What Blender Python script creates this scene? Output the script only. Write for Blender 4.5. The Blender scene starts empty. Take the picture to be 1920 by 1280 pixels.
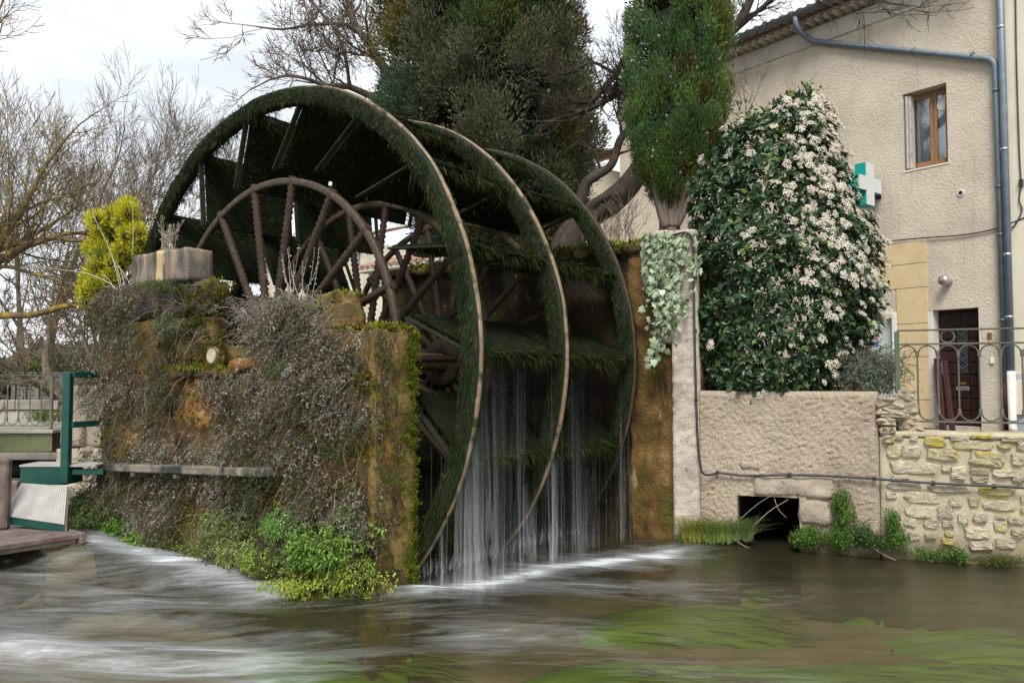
import bpy, bmesh, math, random
import numpy as np
from mathutils import Vector, noise as mnoise
random.seed(7); RNG = np.random.default_rng(11)
R_ = math.radians
C = bpy.context.scene.collection
SC = bpy.context.scene

# ------------------------------------------------------------------ camera, sky, sun, exposure
H = 1.9; F = 1500.0; HOR = 712.0
PITCH = math.atan((HOR - 640) / F)
cd = bpy.data.cameras.new('camera'); cam = bpy.data.objects.new('camera', cd); C.objects.link(cam)
cd.sensor_width = 36; cd.lens = F / 1920 * 36; cd.clip_start = 0.05; cd.clip_end = 2000
cam.location = (0, 0, H); cam.rotation_euler = (R_(90) + PITCH, 0, 0)
SC.camera = cam
SUN_EL, SUN_AZ = 52.0, 188.0          # azimuth clockwise from +Y : behind the camera
world = bpy.data.worlds.new('World'); SC.world = world; world.use_nodes = True
wn = world.node_tree; wn.nodes.clear()
wo = wn.nodes.new('ShaderNodeOutputWorld'); bg = wn.nodes.new('ShaderNodeBackground')
sky = wn.nodes.new('ShaderNodeTexSky'); sky.sky_type = 'NISHITA'; sky.sun_disc = False
sky.sun_elevation = R_(SUN_EL); sky.sun_rotation = R_(SUN_AZ)
tc = wn.nodes.new('ShaderNodeTexCoord'); mp = wn.nodes.new('ShaderNodeMapping')
mp.inputs['Scale'].default_value = (1, 1, 2.6)
nz = wn.nodes.new('ShaderNodeTexNoise'); nz.inputs['Scale'].default_value = 2.3; nz.inputs['Detail'].default_value = 5
nz.inputs['Roughness'].default_value = .5
rp = wn.nodes.new('ShaderNodeValToRGB')
rp.color_ramp.elements[0].position = .34; rp.color_ramp.elements[0].color = (.58, .63, .68, 1)
rp.color_ramp.elements[1].position = .60; rp.color_ramp.elements[1].color = (.93, .95, .97, 1)
sc_ = wn.nodes.new('ShaderNodeVectorMath'); sc_.operation = 'SCALE'; sc_.inputs['Scale'].default_value = 4.9
mx = wn.nodes.new('ShaderNodeMixRGB'); mx.inputs[0].default_value = .93
wl = wn.links.new
wl(tc.outputs['Generated'], mp.inputs['Vector']); wl(mp.outputs[0], nz.inputs['Vector'])
wl(nz.outputs['Fac'], rp.inputs[0]); wl(rp.outputs[0], sc_.inputs[0])
wl(sky.outputs[0], mx.inputs[1]); wl(sc_.outputs[0], mx.inputs[2]); wl(mx.outputs[0], bg.inputs['Color'])
bg.inputs['Strength'].default_value = .1
wl(bg.outputs[0], wo.inputs['Surface'])
sd = bpy.data.lights.new('sun', 'SUN'); sd.energy = 1.5; sd.angle = R_(22); sd.color = (1, .955, .89)
sun = bpy.data.objects.new('sun', sd); C.objects.link(sun)
sun.rotation_euler = (R_(90 - SUN_EL), 0, R_(-SUN_AZ + 180) )
SC.view_settings.view_transform = 'Standard'; SC.view_settings.look = 'None'
SC.view_settings.exposure = 1.42; SC.view_settings.gamma = 1; SC.view_settings.use_curve_mapping = False
SC.cycles.max_bounces = 6; SC.cycles.transparent_max_bounces = 24; SC.cycles.use_denoising = True

# ------------------------------------------------------------------ geometry of the place
cs_, sn_ = math.cos(PITCH), math.sin(PITCH)
def ray(px, py):
    x = (px - 960) / F; y = (640 - py) / F
    return np.array([x, cs_ - y * sn_, sn_ + y * cs_])
def at(px, py, Y):
    d = ray(px, py); return np.array([0, 0, H]) + d * (Y / d[1])
def hit(px, py, P0, n):
    d = ray(px, py); o = np.array([0, 0, H]); n = np.asarray(n, float)
    return o + d * (((np.asarray(P0, float) - o) @ n) / (d @ n))
YAW = R_(36.4)
U = np.array([math.sin(YAW), math.cos(YAW), 0.]); T = np.array([-math.cos(YAW), math.sin(YAW), 0.]); Z = np.array([0, 0, 1.])
WC = np.array([-2.73, 9.05, 2.15]); WR = 3.05
OFF = (0.0, 1.45, 2.98)
def pf(tau, ups, z): return T * tau + U * ups + Z * z          # pier / channel frame
A0 = np.array([1.94, 9.5, 0]); WD = np.array([.933, -.359, 0]); WD /= np.linalg.norm(WD); WN = np.array([WD[1], -WD[0], 0])
def wf(s, o, z): return A0 + WD * s + WN * o + Z * z           # retaining wall frame, o towards the river
def wpx(px, py, o=0.):
    p = hit(px, py, A0 + WN * o, WN) - A0; return float(p @ WD), float(p[2])
HP = np.array([7.47, 13.5, 0]); HD = np.array([-.609, .793, 0]); HD /= np.linalg.norm(HD); HN = np.array([-HD[1], HD[0], 0])
def hf(s, o, z): return HP + HD * s + HN * o + Z * z           # house front frame, o towards the river
def hpx(px, py, o=0.):
    p = hit(px, py, HP + HN * o, HN) - HP; return float(p @ HD), float(p[2])
def wr(p): return np.asarray(p, float)
def nrm(v): 
    v = np.asarray(v, float); return v / (np.linalg.norm(v, axis=-1, keepdims=True) + 1e-12)

# ------------------------------------------------------------------ mesh builder
class MB:
    def __init__(s): s.V = []; s.F = {}; s.C = []; s.n = 0; s.hascol = False; s.sm = set()
    def add(s, V, F, col=None, smooth=False):
        V = np.asarray(V, float).reshape(-1, 3); F = np.asarray(F, int)
        Fa = F + s.n; s.V.append(V); s.F.setdefault(F.shape[1], []).append(Fa)
        if smooth: s.sm.add(id(Fa))
        if col is None: c = np.ones((len(V), 3)) * .5
        else:
            c = np.asarray(col, float); s.hascol = True
            if c.ndim == 1: c = np.tile(c, (len(V), 1))
        s.C.append(c); s.n += len(V)
    def mesh(s, name, smooth=False):
        me = bpy.data.meshes.new(name)
        if not s.V: return me
        V = np.concatenate(s.V); me.vertices.add(len(V)); me.vertices.foreach_set('co', V.astype(np.float32).ravel())
        li = []; st = []; k = 0; fl = [np.full(len(f), smooth or id(f) in s.sm) for L in s.F.values() for f in L]
        for m, L in s.F.items():
            f = np.concatenate(L); li.append(f.ravel()); st.append(k + np.arange(len(f)) * m); k += f.size
        li = np.concatenate(li); st = np.concatenate(st)
        me.loops.add(len(li)); me.loops.foreach_set('vertex_index', li.astype(np.int32))
        me.polygons.add(len(st)); me.polygons.foreach_set('loop_start', st.astype(np.int32))
        me.polygons.foreach_set('use_smooth', np.concatenate(fl))
        if s.hascol:
            a = me.attributes.new('Col', 'FLOAT_COLOR', 'POINT'); cc = np.concatenate(s.C)
            a.data.foreach_set('color', np.concatenate([cc, np.ones((len(cc), 1))], 1).astype(np.float32).ravel())
        me.update(calc_edges=True); me.validate()
        return me
    # primitives
    def hexa(s, P, col=None):          # 8 corners: index bits (a,b,c)
        s.add(P, [[0, 1, 3, 2], [4, 6, 7, 5], [0, 4, 5, 1], [2, 3, 7, 6], [0, 2, 6, 4], [1, 5, 7, 3]], col)
    def box(s, fr, a0, a1, b0, b1, c0, c1, ch=0.006, col=None):
        ch = min(ch, abs(a1 - a0) * .4, abs(b1 - b0) * .4, abs(c1 - c0) * .4)
        lo = np.array([min(a0, a1), min(b0, b1), min(c0, c1)]); hi = np.array([max(a0, a1), max(b0, b1), max(c0, c1)])
        V = []; idx = {}
        for i in range(8):
            sg = [(i >> 2) & 1, (i >> 1) & 1, i & 1]
            for ax in range(3):
                p = [0, 0, 0]
                for k in range(3):
                    e = hi[k] if sg[k] else lo[k]
                    if k != ax: e += -ch if sg[k] else ch
                    p[k] = e
                idx[(i, ax)] = len(V); V.append(fr(*p))
        Q = []; Tn = []
        def corner(ax, v0, o1, v1, o2, v2): return (v0 << (2 - ax)) | (v1 << (2 - o1)) | (v2 << (2 - o2))
        for ax in range(3):
            o1, o2 = (ax + 1) % 3, (ax + 2) % 3
            for v in (0, 1):
                q = [idx[(corner(ax, v, o1, a, o2, b), ax)] for a, b in ((0, 0), (1, 0), (1, 1), (0, 1))]
                Q.append(q if v else q[::-1])
            for v1 in (0, 1):              # edges along ax
                for v2 in (0, 1):
                    c0_ = corner(ax, 0, o1, v1, o2, v2); c1_ = corner(ax, 1, o1, v1, o2, v2)
                    q = [idx[(c0_, o1)], idx[(c1_, o1)], idx[(c1_, o2)], idx[(c0_, o2)]]
                    Q.append(q if (v1 ^ v2) == 0 else q[::-1])
        for i in range(8): Tn.append([idx[(i, 0)], idx[(i, 1)], idx[(i, 2)]])
        n0 = s.n; s.add(V, Q, col)
        s.F.setdefault(3, []).append(np.array(Tn) + n0)
    def tube(s, pts, rad, n=6, col=None, cap=True):
        P = np.asarray(pts, float); m = len(P); rad = np.broadcast_to(np.asarray(rad, float), (m,))
        tg = nrm(np.gradient(P, axis=0)); ref = np.array([0, 0, 1.]) if abs(tg[0][2]) < .9 else np.array([1., 0, 0])
        a = nrm(np.cross(tg, ref)); 
        for i in range(1, m):
            v = a[i - 1] - tg[i] * (a[i - 1] @ tg[i]); a[i] = v / (np.linalg.norm(v) + 1e-9)
        b = np.cross(tg, a); th = np.arange(n) / n * 2 * np.pi
        V = (P[:, None] + rad[:, None, None] * (np.cos(th)[None, :, None] * a[:, None] + np.sin(th)[None, :, None] * b[:, None])).reshape(-1, 3)
        i = np.arange(m - 1)[:, None] * n; j = np.arange(n)[None]; j2 = (j + 1) % n
        Fq = np.stack([i + j, i + j2, i + n + j2, i + n + j], -1).reshape(-1, 4)
        if col is not None and np.ndim(col) == 2 and len(col) == m: col = np.repeat(col, n, 0)
        n0 = s.n; s.add(V, Fq, col, n > 3)
        if cap and n >= 3:
            s.F.setdefault(n, []).append(np.array([list(range(n))[::-1], [(m - 1) * n + k for k in range(n)]]) + n0)
    def cards(s, P, D, N, L, W, col, bend=0.0, mid=.45):
        """leaf blades: base, two mid points, tip (folded diamond)"""
        P = np.asarray(P, float); k = len(P); D = nrm(D); S = nrm(np.cross(D, N)); Nn = np.cross(S, D)
        L = np.broadcast_to(L, (k,))[:, None]; W = np.broadcast_to(W, (k,))[:, None]
        b = np.broadcast_to(bend, (k,))[:, None] if np.ndim(bend) else bend
        m = P + D * L * mid
        V = np.stack([P, m + S * W * .5 + Nn * W * .12, P + D * L + Nn * L * -.15 + np.array([0, 0, -1.]) * b * L, m - S * W * .5 + Nn * W * .12], 1)
        i = np.arange(k)[:, None] * 4
        s.add(V.reshape(-1, 3), i + np.array([[0, 1, 2, 3]]), np.repeat(col, 4, 0) if np.ndim(col) == 2 else col)

def link(name, data, parent=None, mat=None):
    o = bpy.data.objects.new(name, data); C.objects.link(o)
    if mat is not None and hasattr(data, 'materials') and not len(data.materials): data.materials.append(mat)
    if parent is not None: o.parent = parent
    return o
def obj(name, mb, mat, parent=None, smooth=False, base=None, **props):
    """one mesh object; vertices are given in world space and stored relative to the thing's base"""
    b = np.zeros(3) if base is None else np.asarray(base, float)
    if parent is not None:
        b = np.asarray(parent.get('_b', (0, 0, 0)), float)
    if b.any(): mb.V = [v - b for v in mb.V]
    me = mb.mesh(name, smooth); o = link(name, me, parent, mat)
    if parent is None: o.location = b
    o['_b'] = (0.0, 0.0, 0.0) if parent is None and base is None else tuple(float(x) for x in b)
    for k, v in props.items(): o[k] = v
    return o
def thing(name, label, cat, base=(0, 0, 0), group=None):
    o = bpy.data.objects.new(name, None); C.objects.link(o); o.location = tuple(float(x) for x in base); o.empty_display_size = .2
    o['_b'] = tuple(float(x) for x in base); o['label'] = label; o['category'] = cat
    if group: o['group'] = group
    return o
def tag(o, label, cat, group=None, kind=None):
    o['label'] = label; o['category'] = cat
    if group: o['group'] = group
    if kind: o['kind'] = kind
    return o
def gridwall(mb, fr, s0, s1, z0, z1, holes, o_front=0., thick=.3, res=None, disp=None):
    """wall slab with rectangular holes: front, back, reveals; front may be a displaced grid"""
    ss = {s0, s1}; zz = {z0, z1}
    for a, b, c, d in holes: ss |= {a, b}; zz |= {c, d}
    if res:
        ss |= set(np.linspace(s0, s1, max(2, int((s1 - s0) / res)))); zz |= set(np.linspace(z0, z1, max(2, int((z1 - z0) / res))))
    def clean(x):
        x = sorted(x); o = [x[0]]
        for v in x[1:]:
            if v - o[-1] > 1e-6: o.append(v)
        return o
    ss = clean(ss); zz = clean(zz); ns, nz_ = len(ss), len(zz)
    fv = np.array([fr(a, o_front + (disp(a, c) if disp else 0), c) for a in ss for c in zz])
    bv = np.array([fr(a, o_front - thick, c) for a in ss for c in zz])
    def solid(i, j):
        if i < 0 or j < 0 or i >= ns - 1 or j >= nz_ - 1: return False
        a = (ss[i] + ss[i + 1]) / 2; c = (zz[j] + zz[j + 1]) / 2
        return not any(h[0] < a < h[1] and h[2] < c < h[3] for h in holes)
    N = ns * nz_; Q = []
    for i in range(ns - 1):
        for j in range(nz_ - 1):
            if not solid(i, j): continue
            v = [i * nz_ + j, (i + 1) * nz_ + j, (i + 1) * nz_ + j + 1, i * nz_ + j + 1]
            Q.append(v); Q.append([x + N for x in v[::-1]])
            for (di, dj, e0, e1) in ((-1, 0, 3, 0), (1, 0, 1, 2), (0, -1, 0, 1), (0, 1, 2, 3)):
                if not solid(i + di, j + dj): Q.append([v[e1], v[e0], v[e0] + N, v[e1] + N])
    mb.add(np.concatenate([fv, bv]), Q, None, bool(disp))
def fbm(p, sc=1., oct=3):
    v = 0; a = 1; q = Vector(p) * sc
    for _ in range(oct): v += a * mnoise.noise(q); q = q * 2.03; a *= .5
    return v
def roughbox(mb, fr, a0, a1, b0, b1, c0, c1, res=.12, amp=.03, sc=3., rnd=.06):
    """rough hewn block: gridded box with rounded, displaced faces"""
    lo = np.array([a0, b0, c0]); hi = np.array([a1, b1, c1]); ctr = (lo + hi) / 2; hs = (hi - lo) / 2
    nn = np.maximum(2, np.ceil((hi - lo) / res).astype(int)); vid = {}; V = []; Q = []
    def vert(i, j, k):
        key = (i, j, k)
        if key not in vid:
            p = lo + (hi - lo) * np.array([i, j, k]) / nn
            q = p - ctr; inner = np.clip(q, -(hs - rnd), hs - rnd); d = q - inner; l = np.linalg.norm(d)
            if l > rnd: q = inner + d * (rnd / l)
            w = np.array(fr(*(ctr + q))); nd = d / (l + 1e-9)
            dw = np.array(fr(*(ctr + q + nd * .01))) - w
            w = w + nrm(dw) * amp * fbm(w, sc, 4) if l > 1e-6 else w
            vid[key] = len(V); V.append(w)
        return vid[key]
    n0, n1, n2 = nn
    for i in range(n0):
        for j in range(n1):
            for k, fl in ((0, 1), (n2, 0)):
                q = [vert(i, j, k), vert(i + 1, j, k), vert(i + 1, j + 1, k), vert(i, j + 1, k)]; Q.append(q[::-1] if fl else q)
        for k in range(n2):
            for j, fl in ((0, 0), (n1, 1)):
                q = [vert(i, j, k), vert(i + 1, j, k), vert(i + 1, j, k + 1), vert(i, j, k + 1)]; Q.append(q[::-1] if fl else q)
    for j in range(n1):
        for k in range(n2):
            for i, fl in ((0, 1), (n0, 0)):
                q = [vert(i, j, k), vert(i, j + 1, k), vert(i, j + 1, k + 1), vert(i, j, k + 1)]; Q.append(q[::-1] if fl else q)
    mb.add(V, Q, None, True)

# ------------------------------------------------------------------ materials
def newmat(name):
    m = bpy.data.materials.new(name); m.use_nodes = True; nt = m.node_tree; nt.nodes.clear()
    o = nt.nodes.new('ShaderNodeOutputMaterial'); p = nt.nodes.new('ShaderNodeBsdfPrincipled'); nt.links.new(p.outputs[0], o.inputs[0])
    return m, nt, o, p
def nz_node(nt, vec, scale, detail=5, rough=.55, stretch=None, dist=0.):
    if stretch:
        m = nt.nodes.new('ShaderNodeMapping'); m.inputs['Scale'].default_value = stretch; nt.links.new(vec, m.inputs[0]); vec = m.outputs[0]
    n = nt.nodes.new('ShaderNodeTexNoise'); n.inputs['Scale'].default_value = scale; n.inputs['Detail'].default_value = detail
    n.inputs['Roughness'].default_value = rough; n.inputs['Distortion'].default_value = dist; nt.links.new(vec, n.inputs['Vector']); return n.outputs['Fac']
def ramp(nt, fac, stops):
    r = nt.nodes.new('ShaderNodeValToRGB'); e = r.color_ramp.elements
    while len(e) < len(stops): e.new(.5)
    for k, (p, c) in enumerate(stops): e[k].position = p; e[k].color = (*c, 1) if len(c) == 3 else c
    nt.links.new(fac, r.inputs[0]); return r.outputs[0]
def mixc(nt, fac, a, b, mode='MIX'):
    m = nt.nodes.new('ShaderNodeMixRGB'); m.blend_type = mode
    for i, x in ((0, fac), (1, a), (2, b)):
        if hasattr(x, 'links') or hasattr(x, 'is_linked'): nt.links.new(x, m.inputs[i])
        else: m.inputs[i].default_value = x if i == 0 else (*x, 1)
    return m.outputs[0]
def _shift(nt, x, k):
    q = nt.nodes.new('ShaderNodeMath'); q.operation = 'ADD'; q.inputs[1].default_value = k; nt.links.new(x, q.inputs[0]); return q.outputs[0]
def mk(name, stops, scale=4., rough=.8, bump=.4, bscale=30., stretch=None, over=None, metal=0., spec=.4, rand=0., attr=False, bdist=.02, bstretch=None, damp=None):
    """noise-ramp colour, optional overlays [(colour, scale, lo, hi, stretch)], bump"""
    m, nt, o, p = newmat(name)
    vec = nt.nodes.new('ShaderNodeNewGeometry').outputs['Position']
    if rand:
        oi = nt.nodes.new('ShaderNodeObjectInfo'); va = nt.nodes.new('ShaderNodeVectorMath'); va.operation = 'MULTIPLY_ADD'
        nt.links.new(oi.outputs['Random'], va.inputs[0]); va.inputs[1].default_value = (37, 53, 71); nt.links.new(vec, va.inputs[2]); vec = va.outputs[0]
    col = ramp(nt, nz_node(nt, vec, scale, 6, .6, stretch), stops)
    if attr:
        a = nt.nodes.new('ShaderNodeAttribute'); a.attribute_name = 'Col'; col = mixc(nt, 1., col, a.outputs['Color'], 'MULTIPLY')
    for ov in (over or []):
        oc, osc, lo, hi = ov[:4]; st = ov[4] if len(ov) > 4 else None
        f = ramp(nt, nz_node(nt, vec, osc, 7, .62, st), [(lo, (0, 0, 0)), (hi, (1, 1, 1))]); col = mixc(nt, f, col, oc)
    if damp:
        sx_ = nt.nodes.new('ShaderNodeSeparateXYZ'); nt.links.new(nt.nodes.new('ShaderNodeNewGeometry').outputs['Position'], sx_.inputs[0])
        ad = nt.nodes.new('ShaderNodeMath'); ad.operation = 'MULTIPLY_ADD'; ad.inputs[1].default_value = -.55; nt.links.new(nz_node(nt, vec, 3.2, 6, .65, (1, 1, .6)), ad.inputs[0]); nt.links.new(sx_.outputs[2], ad.inputs[2])
        col = mixc(nt, ramp(nt, ad.outputs[0], [(0., (1, 1, 1)), (.10, (0, 0, 0))]) if False else ramp(nt, _shift(nt, ad.outputs[0], .30), [(.05, (.92, .92, .92)), (.33, (0, 0, 0))]), col, damp)
    if rand:
        h = nt.nodes.new('ShaderNodeHueSaturation'); mr = nt.nodes.new('ShaderNodeMapRange')
        mr.inputs['To Min'].default_value = 1 - rand; mr.inputs['To Max'].default_value = 1 + rand
        nt.links.new(oi.outputs['Random'], mr.inputs['Value']); nt.links.new(mr.outputs[0], h.inputs['Value']); nt.links.new(col, h.inputs['Color']); col = h.outputs[0]
    nt.links.new(col, p.inputs['Base Color']); p.inputs['Roughness'].default_value = rough; p.inputs['Metallic'].default_value = metal
    p.inputs['Specular IOR Level'].default_value = spec
    if bump:
        b = nt.nodes.new('ShaderNodeBump'); b.inputs['Strength'].default_value = bump; b.inputs['Distance'].default_value = bdist
        nt.links.new(nz_node(nt, vec, bscale, 8, .65, bstretch), b.inputs['Height']); nt.links.new(b.outputs[0], p.inputs['Normal'])
    return m
def leafmat(name, rough=.5, trans=.25, spec=.35):
    m, nt, o, p = newmat(name)
    a = nt.nodes.new('ShaderNodeAttribute'); a.attribute_name = 'Col'
    nt.links.new(a.outputs['Color'], p.inputs['Base Color']); p.inputs['Roughness'].default_value = rough; p.inputs['Specular IOR Level'].default_value = spec
    t = nt.nodes.new('ShaderNodeBsdfTranslucent'); nt.links.new(a.outputs['Color'], t.inputs[0])
    ms = nt.nodes.new('ShaderNodeMixShader'); ms.inputs[0].default_value = trans
    nt.links.new(p.outputs[0], ms.inputs[1]); nt.links.new(t.outputs[0], ms.inputs[2]); nt.links.new(ms.outputs[0], o.inputs[0]); return m
def flat(name, c, rough=.5, metal=0., bump=0., var=.12, scale=8., spec=.4):
    lo = tuple(x * (1 - var) for x in c); hi = tuple(min(1, x * (1 + var)) for x in c)
    return mk(name, [(.3, lo), (.7, hi)], scale, rough, bump, 60., metal=metal, spec=spec)
def glassmat(name, tint=(.5, .55, .58), mixf=.35):
    m, nt, o, p = newmat(name)
    t = nt.nodes.new('ShaderNodeBsdfTransparent'); t.inputs[0].default_value = (*tint, 1)
    g = nt.nodes.new('ShaderNodeBsdfGlossy'); g.inputs['Roughness'].default_value = .03
    fr = nt.nodes.new('ShaderNodeFresnel'); fr.inputs[0].default_value = 1.6
    ma = nt.nodes.new('ShaderNodeMath'); ma.operation = 'MULTIPLY_ADD'; ma.inputs[1].default_value = 1.; ma.inputs[2].default_value = mixf * .4
    nt.links.new(fr.outputs[0], ma.inputs[0])
    ms = nt.nodes.new('ShaderNodeMixShader'); nt.links.new(ma.outputs[0], ms.inputs[0]); nt.links.new(t.outputs[0], ms.inputs[1]); nt.links.new(g.outputs[0], ms.inputs[2])
    nt.links.new(ms.outputs[0], o.inputs[0]); return m

M = {}
M['render'] = mk('house_render', [(.3, (.50, .435, .36)), (.5, (.61, .53, .425)), (.72, (.67, .595, .49))], 1.4, .95, .9, 26., bdist=.03,
                 over=[((.36, .30, .24), 34., .60, .72), ((.44, .375, .30), .5, .58, .8, (1, 1, .35)), ((.42, .355, .285), 2.2, .57, .78, (2.6, 2.6, .2))], spec=.15)
M['rough_render'] = mk('rough_render', [(.3, (.46, .37, .28)), (.5, (.58, .48, .37)), (.7, (.65, .55, .44))], 2., .95, 1., 42., bdist=.06,
                 over=[((.33, .26, .19), 46., .58, .7), ((.40, .34, .27), 1.1, .52, .75), ((.46, .40, .16), 2.3, .66, .78), ((.34, .29, .23), 2.6, .60, .76, (2.4, 2.4, .25))], spec=.15, damp=(.085, .075, .04))
M['pale_render'] = mk('pale_render', [(.3, (.36, .30, .25)), (.55, (.53, .46, .39)), (.75, (.6, .53, .46))], 3., .95, .9, 40., bdist=.025,
                 over=[((.18, .13, .09), 30., .60, .7, (1, 1, .6)), ((.2, .15, .1), 1.6, .58, .74, (1, 1, .5))], spec=.15, damp=(.07, .055, .03))
M['cream_wall'] = mk('cream_wall', [(.3, (.62, .56, .44)), (.7, (.72, .66, .54))], 1.2, .9, .12, 30., spec=.15)
M['yellow_wall'] = mk('yellow_wall', [(.3, (.58, .44, .25)), (.7, (.68, .54, .33))], 2., .9, .25, 60., spec=.15, over=[((.5, .38, .22), 5., .55, .8)])
M['band'] = mk('cornice_plaster', [(.3, (.46, .42, .36)), (.7, (.6, .55, .48))], 2., .9, .2, 30.)
M['terracotta'] = mk('terracotta', [(.3, (.22, .12, .085)), (.55, (.34, .20, .14)), (.75, (.40, .29, .2))], 9., .9, .4, 40., rand=.25, over=[((.2, .17, .13), 12., .55, .7)])
M['eave_tile'] = mk('eave_tile', [(.3, (.42, .36, .29)), (.7, (.56, .49, .40))], 9., .9, .3, 40., rand=.15)
M['zinc'] = mk('zinc_pipe', [(.3, (.13, .17, .21)), (.7, (.20, .245, .29))], 6., .5, .1, 40., metal=.25, over=[((.3, .33, .35), 14., .62, .75, (1, 1, .3))])
M['zinc_dark'] = mk('zinc_gutter', [(.3, (.11, .13, .15)), (.7, (.17, .19, .21))], 6., .5, .1, 40., metal=.3)
M['pvc'] = mk('cream_pipe', [(.3, (.55, .52, .47)), (.7, (.68, .66, .61))], 6., .5, 0, over=[((.35, .2, .1), 3., .6, .75)])
M['maroon'] = flat('maroon_pipe', (.05, .019, .016), .5)
M['oak'] = mk('window_wood', [(.3, (.20, .10, .045)), (.7, (.36, .195, .09))], 14., .55, .2, 40., stretch=(3, 3, .3))
M['grey_wood'] = mk('grey_shutter', [(.3, (.36, .34, .31)), (.7, (.5, .48, .44))], 9., .8, .2, 40.)
M['curtain'] = flat('curtain_cloth', (.74, .78, .82), .9, scale=3.)
M['glass'] = glassmat('window_glass', (.93, .95, .96), .2)
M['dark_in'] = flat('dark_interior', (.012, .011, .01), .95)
M['door'] = mk('door_wood', [(.3, (.016, .007, .006)), (.7, (.038, .016, .013))], 12., .42, .15, 50., stretch=(2, 2, .4))
M['door_stone'] = mk('door_surround', [(.3, (.58, .53, .47)), (.7, (.7, .66, .6))], 4., .9, .2, 30.)
M['brass'] = flat('brass', (.5, .33, .08), .35, .8)
M['steel'] = flat('steel', (.5, .5, .5), .35, .8)
M['white'] = flat('white_paint', (.75, .74, .71), .5, var=.05)
M['pale_glass'] = flat('pale_poster', (.56, .63, .60), .3, var=.06)
M['red'] = flat('red_print', (.45, .03, .03), .5); M['blue'] = flat('blue_print', (.06, .28, .55), .5)
M['teal'] = flat('teal_plastic', (.01, .32, .28), .35, var=.08); M['lightbox'] = flat('pale_plastic', (.60, .64, .64), .35, var=.04)
M['black'] = flat('black_rubber', (.018, .018, .02), .55); M['cable'] = mk('cable_black', [(.3, (.02, .022, .025)), (.7, (.05, .055, .06))], 9., .55, 0)
M['iron'] = mk('railing_iron', [(.3, (.055, .052, .042)), (.7, (.12, .112, .09))], 20., .6, .2, 60., over=[((.16, .08, .045), 9., .6, .72)])
M['iron_green'] = mk('railing_green', [(.3, (.05, .075, .05)), (.7, (.09, .12, .08))], 20., .6, .2, 60., over=[((.14, .075, .045), 9., .62, .72)])
M['rail_pale'] = mk('bridge_rail_paint', [(.3, (.13, .14, .085)), (.7, (.24, .25, .16))], 14., .6, .2, 60., over=[((.12, .06, .03), 12., .62, .74)])
M['beam_green'] = mk('bridge_beam_paint', [(.3, (.11, .125, .06)), (.7, (.18, .19, .10))], 3., .7, .2, 30., stretch=(1, 1, .3), over=[((.05, .045, .025), 5., .55, .75)])
M['green_paint'] = mk('green_steel_paint', [(.3, (.003, .045, .034)), (.7, (.008, .075, .056))], 5., .45, .1, 60., over=[((.10, .15, .13), 26., .66, .74), ((.07, .035, .02), 7., .66, .72)])
M['tread'] = mk('aluminium_tread', [(.3, (.30, .29, .27)), (.7, (.44, .43, .40))], 5., .5, .2, 60., metal=.3, over=[((.3, .27, .23), 3., .55, .75)])
M['rust'] = mk('rusty_steel', [(.3, (.075, .052, .044)), (.55, (.16, .122, .108)), (.75, (.24, .195, .178))], 6., .8, .5, 50., over=[((.11, .045, .02), 8., .58, .72)])
M['concrete'] = mk('old_concrete', [(.3, (.30, .25, .19)), (.5, (.40, .34, .27)), (.72, (.5, .44, .36))], 4., .92, .7, 40., over=[((.2, .17, .13), 20., .58, .7), ((.16, .15, .12), 1.5, .6, .76)])
M['low_wall'] = mk('limewashed_wall', [(.3, (.50, .47, .40)), (.7, (.68, .65, .57))], 2., .9, .3, 30., over=[((.32, .31, .22), 3., .58, .74, (1, 1, .4))])
M['coping'] = mk('coping_stone', [(.3, (.33, .30, .26)), (.7, (.46, .43, .37))], 6., .9, .4, 30.)
M['fence_wood'] = mk('weathered_plank', [(.3, (.13, .115, .105)), (.7, (.23, .21, .20))], 12., .85, .3, 50., stretch=(.4, .4, 4), rand=.2)
# pier and channel stone
M['pier'] = mk('pier_stone', [(.28, (.035, .026, .016)), (.5, (.10, .067, .032)), (.72, (.20, .13, .055))], 3.2, .95, 1., 18., bdist=.05,
               over=[((.30, .145, .035), 2.2, .52, .66), ((.018, .016, .014), 3.4, .55, .66, (1, 1, .45)), ((.10, .115, .012), 5., .55, .66)], spec=.2)
M['pier_end'] = mk('pier_end_stone', [(.28, (.10, .062, .022)), (.5, (.23, .155, .058)), (.72, (.35, .26, .115))], 5., .95, 1., 26., bdist=.05,
               over=[((.20, .18, .02), 2.4, .54, .66), ((.016, .013, .011), 2.6, .53, .66, (1.2, 1.2, .40)), ((.33, .17, .04), 4., .66, .74)], spec=.2)
M['ochre'] = mk('ochre_stone', [(.28, (.16, .075, .018)), (.5, (.33, .17, .05)), (.72, (.45, .28, .11))], 7., .95, 1., 30., bdist=.05, over=[((.05, .035, .015), 5., .6, .7), ((.17, .16, .02), 3., .6, .72)], spec=.2)
M['tower_stone'] = mk('pier_dark_stone', [(.28, (.02, .018, .02)), (.5, (.05, .042, .036)), (.72, (.12, .09, .055))], 5., .9, 1., 22., bdist=.05,
               over=[((.13, .11, .014), 2.6, .56, .68), ((.06, .062, .075), 4., .6, .7)], spec=.25)
M['cap'] = mk('cap_concrete', [(.28, (.045, .042, .040)), (.48, (.15, .13, .11)), (.7, (.30, .24, .16))], 4., .95, .7, 40., stretch=(1.6, 1.6, .35),
               over=[((.50, .36, .20), 2.1, .57, .62, (2, 2, .2)), ((.03, .03, .034), 3., .60, .68, (2.4, 2.4, .15))], spec=.2)
M['slab'] = mk('slab_stone', [(.28, (.055, .05, .045)), (.5, (.16, .14, .11)), (.72, (.28, .25, .2))], 5., .95, .6, 40., over=[((.03, .03, .03), 2., .5, .62, (1.5, 1.5, 1.5))])
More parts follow.
